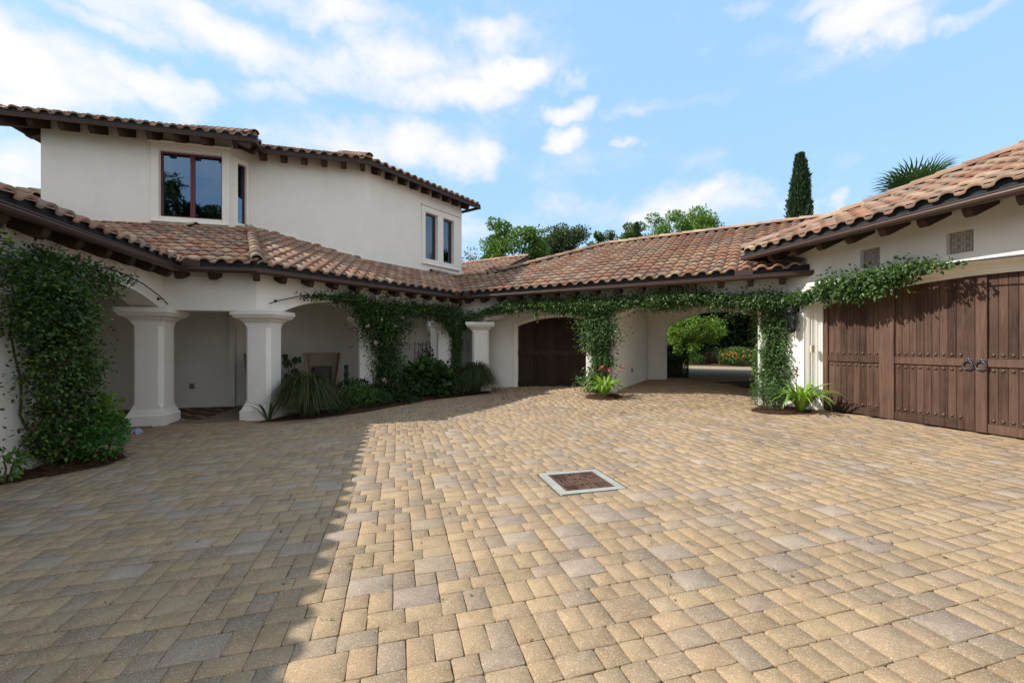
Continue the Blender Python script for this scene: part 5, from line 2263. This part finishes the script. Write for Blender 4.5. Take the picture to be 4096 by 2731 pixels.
# big rose by the left arch
ROSE_FL = [(*FL.an(-5.89, 6.1)[:1], 1.13, FL.an(-5.89, 6.1)[1]), (FL.an(-5.98, 5.6)[0], 2.25, FL.an(-5.98, 5.6)[1]), (FL.an(-6.29, 6.2)[0], 2.87, FL.an(-6.29, 6.2)[1])]
rose_extra = []
for k, (p, q, z, rp, rq, rz, n) in enumerate([
        (6.98, -4.28, 1.25, .48, .28, 1.12, 3600), (6.86, -4.28, 2.10, .60, .28, .48, 2500), (7.12, -4.32, 2.15, .42, .24, .42, 1300),
        (6.05, -4.40, 2.64, .55, .18, .17, 460), (8.0, -4.46, 2.60, .46, .14, .11, 380), (7.0, -4.38, 2.64, .50, .18, .18, 560),
        (7.05, -4.25, .50, .46, .28, .46, 1700), (7.2, -4.28, 1.40, .30, .22, .50, 700), (6.32, -4.32, 2.15, .28, .18, .22, 260)]):
    x, y = qp(q, p)
    g_ = np.random.default_rng(300 + k)
    K = max(6, int(n / 46))
    cd_ = unit(g_.normal(size=(K, 3))) * (.15 + .85 * g_.random((K, 1))) ** .5
    d = np.repeat(cd_, 85, 0) + g_.normal(size=(K * 85, 3)) * np.array((.10 / rq, .10 / rp, .11 / rz)) * np.repeat(g_.uniform(.5, 1.4, (K, 1)), 85, 0)
    loc = np.stack([x + (.9655 * d[:, 0] * rq - .2605 * d[:, 1] * rp), y + (.2605 * d[:, 0] * rq + .9655 * d[:, 1] * rp), z + d[:, 2] * rz], 1)
    o3 = np.stack([.9655 * d[:, 0] - .2605 * d[:, 1], .2605 * d[:, 0] + .9655 * d[:, 1], d[:, 2]], 1)
    o3[:, 0] += .55
    o3[:, 1] += -.15
    m_ = loc[:, 2] > .06
    pal_ = GREEN_ROSE if k % 3 else GREEN_ROSE + [(.10, .07, .03), (.12, .20, .03)]
    rose_extra.append(leaf_arrays(loc[m_], .050, pal_, unit(o3)[m_], seed=400 + k, bias=.5, up=.35, droop=.2, wid=.62))
climber('climbing_rose', 'big dark climbing rose with a few pink blooms over the leftmost column and arch', FL,
        [[(-3.9, 2.62, .25, .12), (-3.2, 2.72, .25, .13), (-2.4, 2.76, .25, .14), (-1.9, 2.74, .22, .13), (-1.45, 2.70, .16, .10)]],
        .22, .060, GREEN_ROSE, 210, [[(-3.3, .0), (-3.2, .8), (-3.4, 1.6), (-3.0, 2.5)], [(-3.1, 0), (-2.8, .9), (-2.6, 1.8), (-2.0, 2.7)], [(-3.35, 0), (-3.6, 1.0), (-3.7, 2.0), (-3.9, 2.7)]],
        ROSE_FL, .3, extra=rose_extra)

climber('climbing_rose', 'dark climbing rose with pale pink blooms round the third porch column', FBC,
        [[(.95, 2.77, .10, .06), (1.3, 2.82, .14, .10), (1.75, 2.82, .18, .11), (2.25, 2.76, .22, .16), (2.75, 2.66, .28, .22), (3.2, 2.55, .34, .26), (3.7, 2.60, .30, .20), (4.3, 2.68, .25, .16), (5.0, 2.70, .25, .15), (5.5, 2.66, .25, .16)],
         [(3.05, 2.45, .62, .30), (3.15, 2.1, .48, .30), (3.2, 1.6, .36, .3), (3.25, 1.1, .32, .3), (3.25, .55, .30, .3), (3.3, .2, .36, .2)],
         [(2.55, 2.45, .3, .2), (2.8, 2.1, .25, .2)], [(3.75, 2.4, .3, .2), (3.5, 2.0, .25, .2)]],
        1.25, .062, [tuple(c * .9 for c in q) for q in GREEN_ROSE], 230, [[(3.3, 0.05), (3.2, .8), (3.3, 1.6), (3.0, 2.5), (2.2, 2.75), (1.2, 2.8)], [(3.15, 0.05), (3.4, 1.0), (3.1, 1.9), (3.9, 2.6), (5.2, 2.7)]],
        [(2.72, 1.70, -.42), (3.62, 2.38, -.35), (3.35, 2.14, -.4), (2.95, .72, -.42), (3.05, .66, -.42), (2.55, 2.12, -.3), (3.75, .18, -.5), (3.55, 1.55, -.35)], .34,
        extra=[vine_on(FBC, [(2.6, 2.32, .25, .17), (3.05, 2.30, .3, .18), (3.5, 2.32, .25, .17)], 1.6, .062, GREEN_ROSE, 2301, .2, base_n=-.18)])

climber('climbing_vine', 'dark leafy vine round the corner downspout between porch and carport', FBC,
        [[(5.5, 2.64, .28, .2), (5.9, 2.50, .34, .3), (6.05, 2.25, .34, .28), (6.0, 1.9, .22, .25)], [(5.98, 1.9, .16, .25), (6.0, 1.4, .14, .25), (6.02, .9, .15, .2), (5.9, .5, .16, .2)]],
        1.35, .062, [tuple(c * .8 for c in q) for q in GREEN_VINE], 250, [[(6.05, .1), (6.0, 1.2), (6.05, 2.2), (5.7, 2.6)], [(5.9, .1), (6.12, 1.3), (5.95, 2.3)]], (), .30,
        extra=[vine_on(FBC, [(5.55, 2.32, .25, .18), (6.0, 2.30, .28, .2), (6.3, 2.3, .2, .18)], 1.7, .062, [tuple(c * .8 for c in q) for q in GREEN_VINE], 2501, .2, base_n=-.18)])

climber('climbing_vine', 'green vine over both carport arches rising from the middle pillar', FCD,
        [[(.15, 2.50, .2, .12), (.55, 2.55, .2, .10), (1.0, 2.64, .2, .11), (1.5, 2.73, .22, .14), (2.1, 2.82, .24, .15), (2.9, 2.86, .25, .15), (3.6, 2.80, .25, .16), (4.3, 2.72, .3, .18), (4.85, 2.70, .4, .2), (5.6, 2.78, .3, .17), (6.3, 2.82, .28, .17), (7.1, 2.80, .28, .17), (7.8, 2.74, .26, .16), (8.4, 2.68, .26, .17), (8.9, 2.62, .24, .17)],
         [(4.9, 2.55, .55, .26), (4.9, 2.25, .48, .26), (4.93, 1.9, .40, .26), (4.93, 1.5, .36, .26), (4.88, 1.1, .35, .26), (4.82, .75, .34, .24), (4.7, .5, .34, .2)],
         [(4.35, .72, .12, .08), (4.2, .70, .07, .05)], [(2.95, 2.62, .03, .14), (2.97, 2.42, .05, .14)]],
        1.3, .066, GREEN_VINE, 270, [[(4.85, .3), (4.8, 1.2), (4.95, 2.0), (4.6, 2.65), (3.2, 2.85), (1.2, 2.66)], [(5.0, .3), (5.05, 1.4), (4.8, 2.3), (5.6, 2.78), (8.0, 2.74)], [(4.75, .3), (4.7, 1.0), (5.0, 1.7)]], (), .30)

climber('climbing_vine', 'bright green vine from the garage corner sweeping along above the wide door', FG,
        [[(-.35, 2.60, .2, .17), (.05, 2.60, .2, .17), (.5, 2.62, .2, .16), (.95, 2.69, .2, .16), (1.4, 2.78, .2, .17), (1.85, 2.84, .19, .16), (2.25, 2.88, .17, .13), (2.6, 2.91, .13, .10), (3.0, 2.90, .09, .065), (3.2, 2.89, .05, .04)],
         [(-.28, 2.45, .30, .22), (-.28, 2.1, .27, .24), (-.30, 1.7, .25, .24), (-.30, 1.3, .25, .22), (-.28, .95, .24, .2), (-.26, .6, .22, .18)],
         [(1.35, 2.66, .18, .09), (1.75, 2.70, .15, .09), (2.0, 2.74, .1, .08)], [(1.45, 2.62, .26, .14), (1.85, 2.66, .30, .17), (2.25, 2.74, .24, .13)],
         [(-.28, 2.3, .32, .3), (-.3, 1.5, .28, .3), (-.28, .8, .26, .3)]],
        1.45, .068, GREEN_VINE + [(.10, .19, .06)], 290, [[(-.2, .3), (-.3, 1.2), (-.2, 2.2), (.5, 2.62), (1.8, 2.84), (3.1, 2.89)], [(-.35, .3), (-.2, 1.0), (-.35, 1.9), (-.3, 2.5)], [(-.1, .3), (-.15, .9), (-.3, 1.6)]], (), .27)

# ================================================================== BEDS
mulch('mulch_bed', 'dark pine straw bed under the big rose at far left', [(-6.3, 4.75), (-5.95, 4.98), (-5.70, 5.30), (-5.48, 5.75), (-5.55, 6.15), (-5.95, 6.5), (-6.4, 6.5), (-6.5, 5.7)], .05, 51, 1500)
mulch('mulch_bed', 'long planted bed along the porch between second column and carport', [(-5.45, 8.95), (-5.0, 8.98), (-4.2, 9.35), (-3.45, 9.95), (-2.95, 10.85), (-2.4, 11.85), (-1.5, 12.75), (-.55, 13.25), (-.75, 13.75), (-1.75, 14.1), (-3.0, 12.6), (-4.2, 11.0), (-5.15, 9.75)], .06, 52, 1500)
mulch('mulch_bed', 'small round planting pocket at the foot of the carport pillar', [(2.35 + .48 * math.cos(t), 10.98 + .42 * math.sin(t)) for t in [k * math.pi / 6 for k in range(12)]], .05, 53, 700)
mulch('mulch_bed', 'pine straw pocket with lily clump at the garage corner', [(5.66 + .62 * math.cos(t) + .10 * math.sin(t), 8.98 + .52 * math.sin(t)) for t in [k * math.pi / 6 for k in range(12)]], .05, 54, 1100)

# ================================================================== BED PLANTS
bush('leafy_shrub', 'fresh green shrub at the foot of the big rose', 'shrub', (-5.66, 5.86, .02), (.31, .30, .34), 1400, .055, [(.06, .17, .03), (.05, .14, .025), (.08, .2, .04), (.045, .11, .02)], 61, wid=.6)
bush('leafy_shrub', 'yellow leaved shrub sprig showing against the big rose', 'shrub', (-5.80, 6.10, .48), (.17, .18, .22), 240, .085, GREEN_LIME, 62, lumps=4, wid=.5)
bush('leafy_shrub', 'lime leaved sprig at the left edge beside the first column', 'shrub', (-5.86, 4.92, .08), (.16, .14, .17), 150, .075, [(.08, .17, .03), (.11, .20, .035), (.07, .14, .03)], 63, lumps=4, wid=.5)
pb = thing('plumbago_sprig', 'pale blue flower sprig beside the fresh green shrub', 'flower', (-5.30, 6.0, .22))
for k in range(7):
    flower((-5.30 + random.uniform(-.05, .05), 6.05 + random.uniform(-.05, .05), .40 + random.uniform(-.04, .04)), .028, [(.42, .52, .85), (.5, .58, .9)], 'flower', pb, 640 + k, 5)
MB().tube([(-5.5, 5.95, .25), (-5.38, 6.0, .38), (-5.30, 6.05, .40)], .004, 4).build('stem', M['stem'], pb)

GRASS_D = [(.035, .052, .014), (.05, .07, .02), (.026, .038, .012), (.085, .09, .03)]
strap_plant('strap_leaf_plant', 'thin strap leaved plant leaning on the second porch column', 'strap leaf plant', (-5.22, 9.15, .03), 14, .85, .024, [(.05, .10, .03), (.06, .12, .035), (.04, .08, .025)], 71, .9)
grass_clump('fountain_grass', 'large dark fountain grass clump beside the second porch column', (-4.62, 9.62, .03), .88, .86, 2600, GRASS_D, 72)
bush('leafy_shrub', 'mid green ferny shrub between fountain grass and rose', 'shrub', (-3.78, 10.42, .05), (.40, .38, .33), 1500, .06, [(.05, .13, .02), (.06, .15, .025), (.04, .10, .02), (.09, .16, .03)], 73, wid=.34)
bush('leafy_shrub', 'low dark round leaved shrub behind the ferny shrub', 'shrub', (-4.05, 10.95, .05), (.55, .35, .36), 1100, .065, GREEN_DARK, 74, wid=.7)
bush('leafy_shrub', 'low dark shrub at the foot of the rose covered column', 'shrub', (-3.28, 11.25, .06), (.48, .42, .34), 1200, .055, GREEN_DARK + [(.05, .09, .03)], 75)
bush('ground_cover_shrub', 'low creeping dark plant on the paving edge before the rose', 'shrub', (-2.98, 11.22, .05), (.42, .25, .15), 700, .05, GREEN_DARK + [(.05, .10, .03)], 76, lumps=5)
bush('large_leaf_shrub', 'large leaved dark hydrangea like shrub before the porch corner', 'shrub', (-2.52, 12.45, .08), (.72, .5, .55), 900, .17, [(.04, .08, .025), (.035, .065, .022), (.055, .11, .03)], 77, wid=.95, lumps=8, up=.8, stems=6)
bush('leafy_shrub', 'low mixed shrub in front of the large leaved shrub', 'shrub', (-2.05, 12.40, .09), (.5, .3, .2), 700, .055, GREEN_DARK + [(.08, .13, .03)], 78)
grass_clump('fountain_grass', 'dark fountain grass clump beside the carport column', (-1.16, 13.38, .12), .80, .86, 2400, [(.032, .052, .018), (.042, .064, .022), (.024, .04, .014), (.07, .08, .03)], 79)
grass_clump('fountain_grass', 'small wispy grass clump at the porch corner behind the large leaved shrub', (-1.95, 13.05, .1), .6, .8, 1000, GRASS_D, 80)

for k, (x, y, rx, rz, pal, sz, lab) in enumerate([
        (-4.05, 9.95, .30, .20, GREEN_DARK + [(.05, .10, .03)], .05, 'low dark plant between fountain grass and ferny shrub on the bed edge'),
        (-3.42, 10.72, .36, .24, [(.045, .10, .025), (.035, .08, .02)], .055, 'mid green low plant right of the ferny shrub'),
        (-2.72, 11.72, .34, .22, GREEN_DARK + [(.06, .10, .03)], .05, 'low dark plant between rose column and large leaved shrub'),
        (-1.62, 12.80, .36, .26, GREEN_DARK, .06, 'low dark plant between large leaved shrub and grass clump'),
        (-3.1, 11.6, .5, .42, GREEN_DARK, .07, 'dark shrub filling the bed right behind the rose column'),
        (-1.95, 12.95, .5, .5, GREEN_DARK + [(.045, .085, .025)], .075, 'dark shrub under the corner downspout vine')]):
    bush('leafy_shrub', lab, 'shrub', (x, y, gz(x, y) + .02), (rx, rx * .8, rz), 900, sz, pal, 860 + k, wid=.6, lumps=6)

# trellised dark shrub at the corner
trl = thing('trellis', 'thin dark wooden trellis in the porch corner under the wind chime', 'trellis', FBC.p(5.2, .55, .1))
fr_t = FBC.sub(5.2, .55, 0)
for k in range(5):
    MB().box(fr_t, -.32 + .16 * k - .008, -.32 + .16 * k + .008, 0, .015, .02, 1.75).build('upright', M['rafter'], trl)
for k in range(6):
    MB().box(fr_t, -.34, .34, -.016, -.001, .3 + .27 * k, .318 + .27 * k).build('crossbar', M['rafter'], trl)
bush('trellis_shrub', 'dark reddish twining shrub on the corner trellis', 'shrub', FBC.p(5.15, .35, .05), (.30, .2, .85), 900, .075, [(.03, .04, .02), (.045, .035, .022), (.025, .035, .015)], 81, lumps=8, stems=4)

# potted plants in the porch
mp_ = FBC.p(1.28, 1.1, .012)
mon = thing('monstera_plant', 'dark split leaf plant in a pot beside the wicker armchair', 'potted plant', mp_)
MB().lathe(mp_, [(.14, 0), (.19, .30), (.20, .33), (.17, .33), (.16, .26)], 16).build('pot', M['rust'], mon, smooth=False)


def monstera_leaf(s):
    """broad heart leaf with slits cut in from the edge"""
    V, F = [(0, 0, 0)], []
    K = 26
    for k in range(K + 1):
        t = -math.pi * .93 + 2 * math.pi * .93 * k / K
        r = s * (.62 + .38 * math.cos(t)) * (1 if k % 4 else .62) + s * .25
        V.append((r * math.cos(t), r * math.sin(t) * .95, -.25 * r * r / s + .03 * math.cos(3 * t)))
    for k in range(1, K + 1):
        F.append((0, k, k + 1))
    return np.array(V), np.array(F)


gm = random.Random(5)
for k in range(12):
    V, F = monstera_leaf(gm.uniform(.13, .19))
    c = gm.choice([(.03, .06, .02), (.025, .05, .018), (.04, .075, .025)])
    me = raw_mesh('leaf', V, None, M['gloss_leaf'], np.tile((*c, 1), (len(V), 1)), F3=F)
    o = bpy.data.objects.new('leaf', me)
    a = gm.uniform(0, 6.28)
    rr = gm.uniform(.12, .50)
    o.location = (mp_[0] + rr * math.cos(a), mp_[1] + rr * math.sin(a), gm.uniform(.75, 1.42) - rr * .3)
    o.rotation_euler = (gm.uniform(-.3, .3), gm.uniform(.3, 1.1), -1.2 + gm.uniform(-1.2, 1.2))
    COL.objects.link(o)
    attach(o, mon)
    MB().tube([(mp_[0], mp_[1], .28), (mp_[0] + rr * .35 * math.cos(a), mp_[1] + rr * .35 * math.sin(a), o.location.z * .7), tuple(o.location)], .008, 5).build('stem', M['stem'], mon)
cp = FBC.p(2.62, .75, .012)
cac = thing('spiral_cactus', 'slim dark columnar cactus in front of the porch wall by the rose', 'cactus', cp)
MB().lathe(cp, [(.10, 0), (.13, .22), (.12, .24), (.10, .2)], 14).build('pot', M['rust'], cac)
cbm = MB()
rings = []
for k in range(16):
    z = .22 + k * .058
    s = .075 * (1 - .35 * (k / 15) ** 2) * (1 + .25 * math.sin(k * 1.9))
    rings.append([Vector((cp.x + s * (1 if q % 2 else .55) * math.cos(q * math.pi / 5 + k * .3), cp.y + s * (1 if q % 2 else .55) * math.sin(q * math.pi / 5 + k * .3), z)) for q in range(10)])
cbm.loft(rings)
cbm.build('column', mat_simple('cactus_green', (.03, .06, .035), .7, .2, 0, .3, 14), cac)

# pillar lily with pink blooms, garage corner lily, rosemary
LILY = [(.20, .35, .05), (.16, .30, .045), (.25, .40, .06), (.12, .24, .04), (.28, .40, .09)]
lily = strap_plant('crinum_lily', 'bright strap leaved lily with pink blooms at the foot of the carport pillar', 'lily', (2.36, 10.92, .33), 46, .86, .036, LILY, 91, 1.1)
for k, (dx, dy, z) in enumerate([(-.06, .05, 1.02), (.12, .02, .98), (.45, .05, 1.06)]):
    MB().tube([(2.36 + dx * .2, 10.95, .35), (2.36 + dx * .6, 10.95 + dy * .5, .75), (2.36 + dx, 10.95 + dy, z - .03)], .008, 5).build('flower_stalk', M['stem'], lily)
    for q in range(3):
        flower((2.36 + dx + random.uniform(-.06, .06), 10.95 + dy + random.uniform(-.05, .05), z + random.uniform(-.05, .03)), .065, [(.45, .09, .14), (.60, .24, .28), (.36, .06, .10)], 'flower', lily, 910 + k * 5 + q, 7)
strap_plant('agapanthus', 'bright strap leaved lily clump beside the garage door frame', 'lily', (5.92, 8.74, .29), 72, .92, .040, LILY, 92, 1.12)
bush('rosemary_shrub', 'fine leaved grey green shrub left of the garage corner lily', 'shrub', (5.40, 9.02, .26), (.36, .3, .24), 2200, .05, [(.07, .12, .05), (.055, .10, .04), (.09, .14, .065)], 93, wid=.16, lumps=9)
bush('rosemary_shrub', 'wispy green shrub under the garage corner vine', 'shrub', (5.50, 9.25, .28), (.30, .28, .34), 700, .055, GREEN_VINE, 94, wid=.4)
fs = thing('flower_spike', 'dark red flower spike above the garage corner lily', 'flower', (5.98, 8.95, .3))
MB().tube([(5.93, 8.9, .3), (5.97, 8.95, .8), (5.98, 8.96, 1.08)], .006, 5).build('stem', M['stem'], fs)
for k in range(6):
    flower((5.98 + random.uniform(-.03, .03), 8.96, .95 + k * .03), .03, [(.22, .05, .06), (.30, .08, .09)], 'flower', fs, 950 + k, 6)

# ================================================================== BEYOND THE ARCH
def clipped(name, label, c, sx, sy, sz, n, seed):
    """box-clipped hedge plant: leaves packed on a rounded block"""
    g = np.random.default_rng(seed)
    P = g.uniform(-1, 1, (n, 3))
    ax = g.integers(0, 3, n)
    sg = np.sign(g.uniform(-1, 1, n))
    P[np.arange(n), ax] = sg * g.uniform(.86, 1.02, n)
    O = np.zeros((n, 3))
    O[np.arange(n), ax] = sg
    P = np.sign(P) * np.abs(P) ** .9
    l_ = np.maximum(np.linalg.norm(P[:, :2], axis=1, keepdims=True) / 1.22, 1)
    P[:, :2] /= l_
    X = P * np.array((sx, sy, sz)) + np.array((c[0], c[1], c[2] + sz))
    t = thing(name, label, 'hedge', c)
    foliage('foliage', leaf_arrays(X, .06, [(.045, .09, .02), (.06, .12, .025), (.035, .07, .018)], O, seed=seed, wid=.65), M['leaf'], t)
    MB().lathe((c[0], c[1], c[2] - .05), [(sx * .72, 0), (sx * .78, sz * .5), (sx * .78, sz * 1.6), (sx * .6, sz * 1.85)], 14).build('stem_core', M['bark'], t)
    return t


clipped('box_hedge', 'clipped rounded box hedge just beyond the passage arch', (5.95, 15.75, .44), .42, .42, .37, 3200, 101)
bed = [(8.2, 26.9), (9.6, 25.6), (10.5, 24.6), (12.5, 23.4), (14.6, 22.6), (18, 22.2), (22, 23), (24, 32), (10, 34), (5, 30)]
mulch('mulch_bed', 'far pine straw bed with shrubs beyond the passage arch', bed, .12, 55, 1500)
tree('garden_tree', 'bright yellow green small tree framed by the passage arch', 'tree', (10.9, 25.8, .45), 3.5, (1.75, 1.6, 1.35), 9000, .115, [(.15, .24, .03), (.12, .21, .028), (.18, .27, .04), (.09, .17, .025)], 111, .07, 44, zc=2.0, shape='oval', csize=.42)
bush('round_shrub', 'small round green shrub below the bright tree', 'shrub', (10.75, 25.1, .5), (.5, .45, .35), 1300, .07, [(.05, .12, .022), (.06, .14, .025), (.04, .09, .02)], 112)
lan = bush('lantana_bush', 'mounded bush dotted with orange flowers beyond the arch', 'shrub', (12.75, 24.1, .5), (1.05, .8, .52), 3000, .085, [(.07, .16, .025), (.09, .19, .03), (.05, .11, .02)], 113)
for k in range(46):
    a, e = random.uniform(3.3, 6.0), random.uniform(.05, 1.0)
    flower((12.75 + 1.03 * math.cos(a) * math.cos(e), 24.1 + .8 * math.sin(a) * math.cos(e), 1.0 + .5 * math.sin(e) - .15 * random.random()), .055, [(.75, .30, .10), (.80, .42, .22), (.7, .2, .12)], 'flower', lan, 1130 + k, 6)
clipped('box_hedge', 'low dark hedge behind the orange flowered bush', (12.6, 26.6, .5), 1.3, .5, .42, 3000, 114)
yc = (12.0, 24.6, .55)
yuc = strap_plant('young_palm', 'small spiky palm on the far mulch between tree and flower bush', 'palm', yc, 12, 1.25, .03, [(.10, .13, .05), (.08, .12, .05), (.16, .16, .07)], 115, .6)

# dark woodland closing the view beyond the arch
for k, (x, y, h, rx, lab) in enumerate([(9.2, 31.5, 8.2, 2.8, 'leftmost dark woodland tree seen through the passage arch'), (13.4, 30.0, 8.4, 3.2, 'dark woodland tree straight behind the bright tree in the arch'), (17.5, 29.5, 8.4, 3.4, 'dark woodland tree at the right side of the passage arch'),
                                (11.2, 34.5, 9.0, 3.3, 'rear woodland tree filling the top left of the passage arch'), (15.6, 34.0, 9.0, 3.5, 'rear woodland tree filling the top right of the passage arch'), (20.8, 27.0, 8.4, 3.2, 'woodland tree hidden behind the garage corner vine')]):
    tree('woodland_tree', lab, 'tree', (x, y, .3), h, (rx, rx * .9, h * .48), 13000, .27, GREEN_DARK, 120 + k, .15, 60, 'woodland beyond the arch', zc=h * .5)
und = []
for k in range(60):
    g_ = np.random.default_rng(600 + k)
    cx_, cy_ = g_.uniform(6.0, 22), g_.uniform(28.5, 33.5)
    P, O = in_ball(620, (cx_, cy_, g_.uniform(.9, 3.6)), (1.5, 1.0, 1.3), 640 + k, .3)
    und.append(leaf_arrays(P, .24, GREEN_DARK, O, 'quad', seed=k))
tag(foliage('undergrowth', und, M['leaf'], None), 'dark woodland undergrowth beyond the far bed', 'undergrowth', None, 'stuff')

# ================================================================== TREES OVER THE ROOFS
tree('leafy_tree', 'tall full green tree above the roofs right of the tower', 'tree', (.1, 28.5, .1), 10.3, (2.6, 2.4, 3.5), 19000, .17, GREEN_TREE, 131, .24, 80, csize=.62)
tree('leafy_tree', 'sparse pale tree half hidden behind the tower window end', 'tree', (-3.2, 31.5, .1), 8.6, (1.5, 1.4, 2.2), 2600, .14, GREEN_OAK, 132, .14, 30, csize=.45)
tree('oak_tree', 'dark open crowned oak behind the carport ridge', 'tree', (4.6, 37.5, .1), 12.0, (3.4, 2.6, 2.7), 18000, .21, GREEN_OAK, 133, .22, 56, csize=.7)
tree('leafy_tree', 'thin airy tree top between oak and bright tree', 'tree', (8.6, 33.5, .1), 11.3, (3.1, 1.9, 2.5), 12000, .16, GREEN_TREE + GREEN_OAK, 134, .14, 44, csize=.42)
tree('maple_tree', 'bright green maple rising behind the carport ridge', 'tree', (14.6, 36.0, .1), 13.3, (4.0, 3.0, 3.1), 20000, .17, [(.13, .23, .03), (.11, .2, .03), (.16, .27, .04), (.08, .15, .025)], 135, .24, 66, csize=.8)


def cypress(name, label, base, h, r, n, seed, group=None):
    g = np.random.default_rng(seed)
    t = thing(name, label, 'cypress', base, group)
    zt = g.random(n) ** .8
    prof = np.sin(np.minimum(zt * 1.25 + .12, 1.0) * math.pi / 2) * (1 - zt ** 2.6) ** .75 + .02
    a = g.uniform(0, 2 * math.pi, n)
    lump = 1 + .16 * np.sin(a * 3 + zt * 17) + .10 * np.sin(a * 5 - zt * 31)
    rr = r * prof * lump * np.clip(g.normal(.9, .16, n), .4, 1.3)
    P = np.stack([base[0] + rr * np.cos(a), base[1] + rr * np.sin(a), base[2] + .2 + zt * (h - .3)], 1)
    out = np.stack([np.cos(a) * .4, np.sin(a) * .4, np.full(n, 1.0)], 1)
    arr = leaf_arrays(P, .20, GREEN_CYP, unit(out), 'quad', seed=seed, bias=.72, wid=.30, var=.6)
    foliage('crown', arr, M['needle'], t)
    MB().tube([Vector(base) - Vector((0, 0, .2)), Vector(base) + Vector((0, 0, h * .85))], [r * .28, r * .06], 7).build('trunk', M['bark'], t)
    return t


cypress('italian_cypress', 'tall slim dark cypress standing over the garage roof', (14.85, 22.0, .3), 11.1, .66, 14000, 141)
cypress('italian_cypress', 'small dark cypress tip over the carport ridge, taller of the pair', (8.75, 30.0, .3), 9.85, .34, 2400, 142)
cypress('italian_cypress', 'smaller cypress tip over the carport ridge beside the taller tip', (7.0, 30.0, .3), 9.1, .24, 1500, 143)

# fan palm behind the garage ridge
pl = thing('fan_palm', 'fan palm crown showing over the garage roof', 'palm', (19.6, 20.6, .2))
MB().tube([(19.6, 20.6, 0), (19.65, 20.6, 4), (19.6, 20.6, 8.3)], [.22, .17, .15], 10).build('trunk', M['bark'], pl)


def fan_frond(seed):
    r = random.Random(seed)
    V, F = [], []
    K = 19
    for k in range(K):
        a = -1.75 + 3.5 * k / (K - 1)
        L = 1.0 * (.8 + .25 * math.cos(a)) * r.uniform(.9, 1.05)
        w = .032
        px = [(.95, 0, 0)]
        c, s = math.cos(a), math.sin(a)
        b = len(V)
        for (t, ww, dz) in ((0, .006, 0), (.45, w, .06), (.8, w * .6, .02), (1.0, .002, -.12 - .1 * r.random())):
            x, y = .95 + c * L * t, s * L * t
            V += [(x - s * ww, y + c * ww, dz - .14 * x * x * .35), (x + s * ww, y - c * ww, dz - .14 * x * x * .35)]
        for q in range(3):
            F.append((b + 2 * q, b + 2 * q + 1, b + 2 * q + 3, b + 2 * q + 2))
    b = len(V)
    V += [(0, -.018, 0), (0, .018, 0), (.95, .012, -.045), (.95, -.012, -.045)]
    F.append((b, b + 1, b + 2, b + 3))
    return np.array(V), np.array(F)


ff = []
for k in range(3):
    V, F = fan_frond(k)
    ff.append(raw_mesh('frond', V, F, M['gloss_leaf'], np.tile([(.055, .10, .03, 1), (.07, .12, .035, 1), (.05, .085, .03, 1)][k], (len(V), 1))))
gp2 = random.Random(8)
for k in range(46):
    o = bpy.data.objects.new('frond', ff[k % 3])
    o.location = (19.6, 20.6, 7.85 + gp2.uniform(-.15, .1) + .62)
    o.rotation_euler = (gp2.uniform(-.35, .35), -R(gp2.uniform(-20, 72)), 2 * math.pi * k / 46 * 5 + gp2.uniform(-.2, .2))
    o.scale = (1.15, 1.15, 1.05)
    COL.objects.link(o)
    attach(o, pl)

# green seen through the gap beside the carport column
bush('leafy_shrub', 'green shrub glimpsed through the gap beside the carport column', 'shrub', (-1.8, 18.6, .1), (.9, .8, .9), 1600, .13, GREEN_VINE, 151)
column(Frame((-1.92, 17.9), aCD), .1, ZC, carport)
tree('leafy_tree', 'leafy tree glimpsed through the gap behind the carport column', 'tree', (-2.2, 22.0, .1), 6, (2.2, 1.6, 2.4), 4500, .16, GREEN_TREE, 152, .12, 30)

# trees across the drive, seen mirrored in the tower windows
tree('leafy_tree', 'dark tree across the drive mirrored in the left pane of the tower window', 'tree', (-12.9, -10.0, 0), 13.2, (1.9, 2.0, 3.4), 12000, .24, GREEN_OAK, 161, .2, 50, csize=.7)
tree('leafy_tree', 'dark tree across the drive mirrored in the right pane of the tower window', 'tree', (-10.2, -10.2, 0), 12.2, (1.45, 1.6, 3.0), 9000, .24, GREEN_OAK, 162, .2, 40, csize=.6)
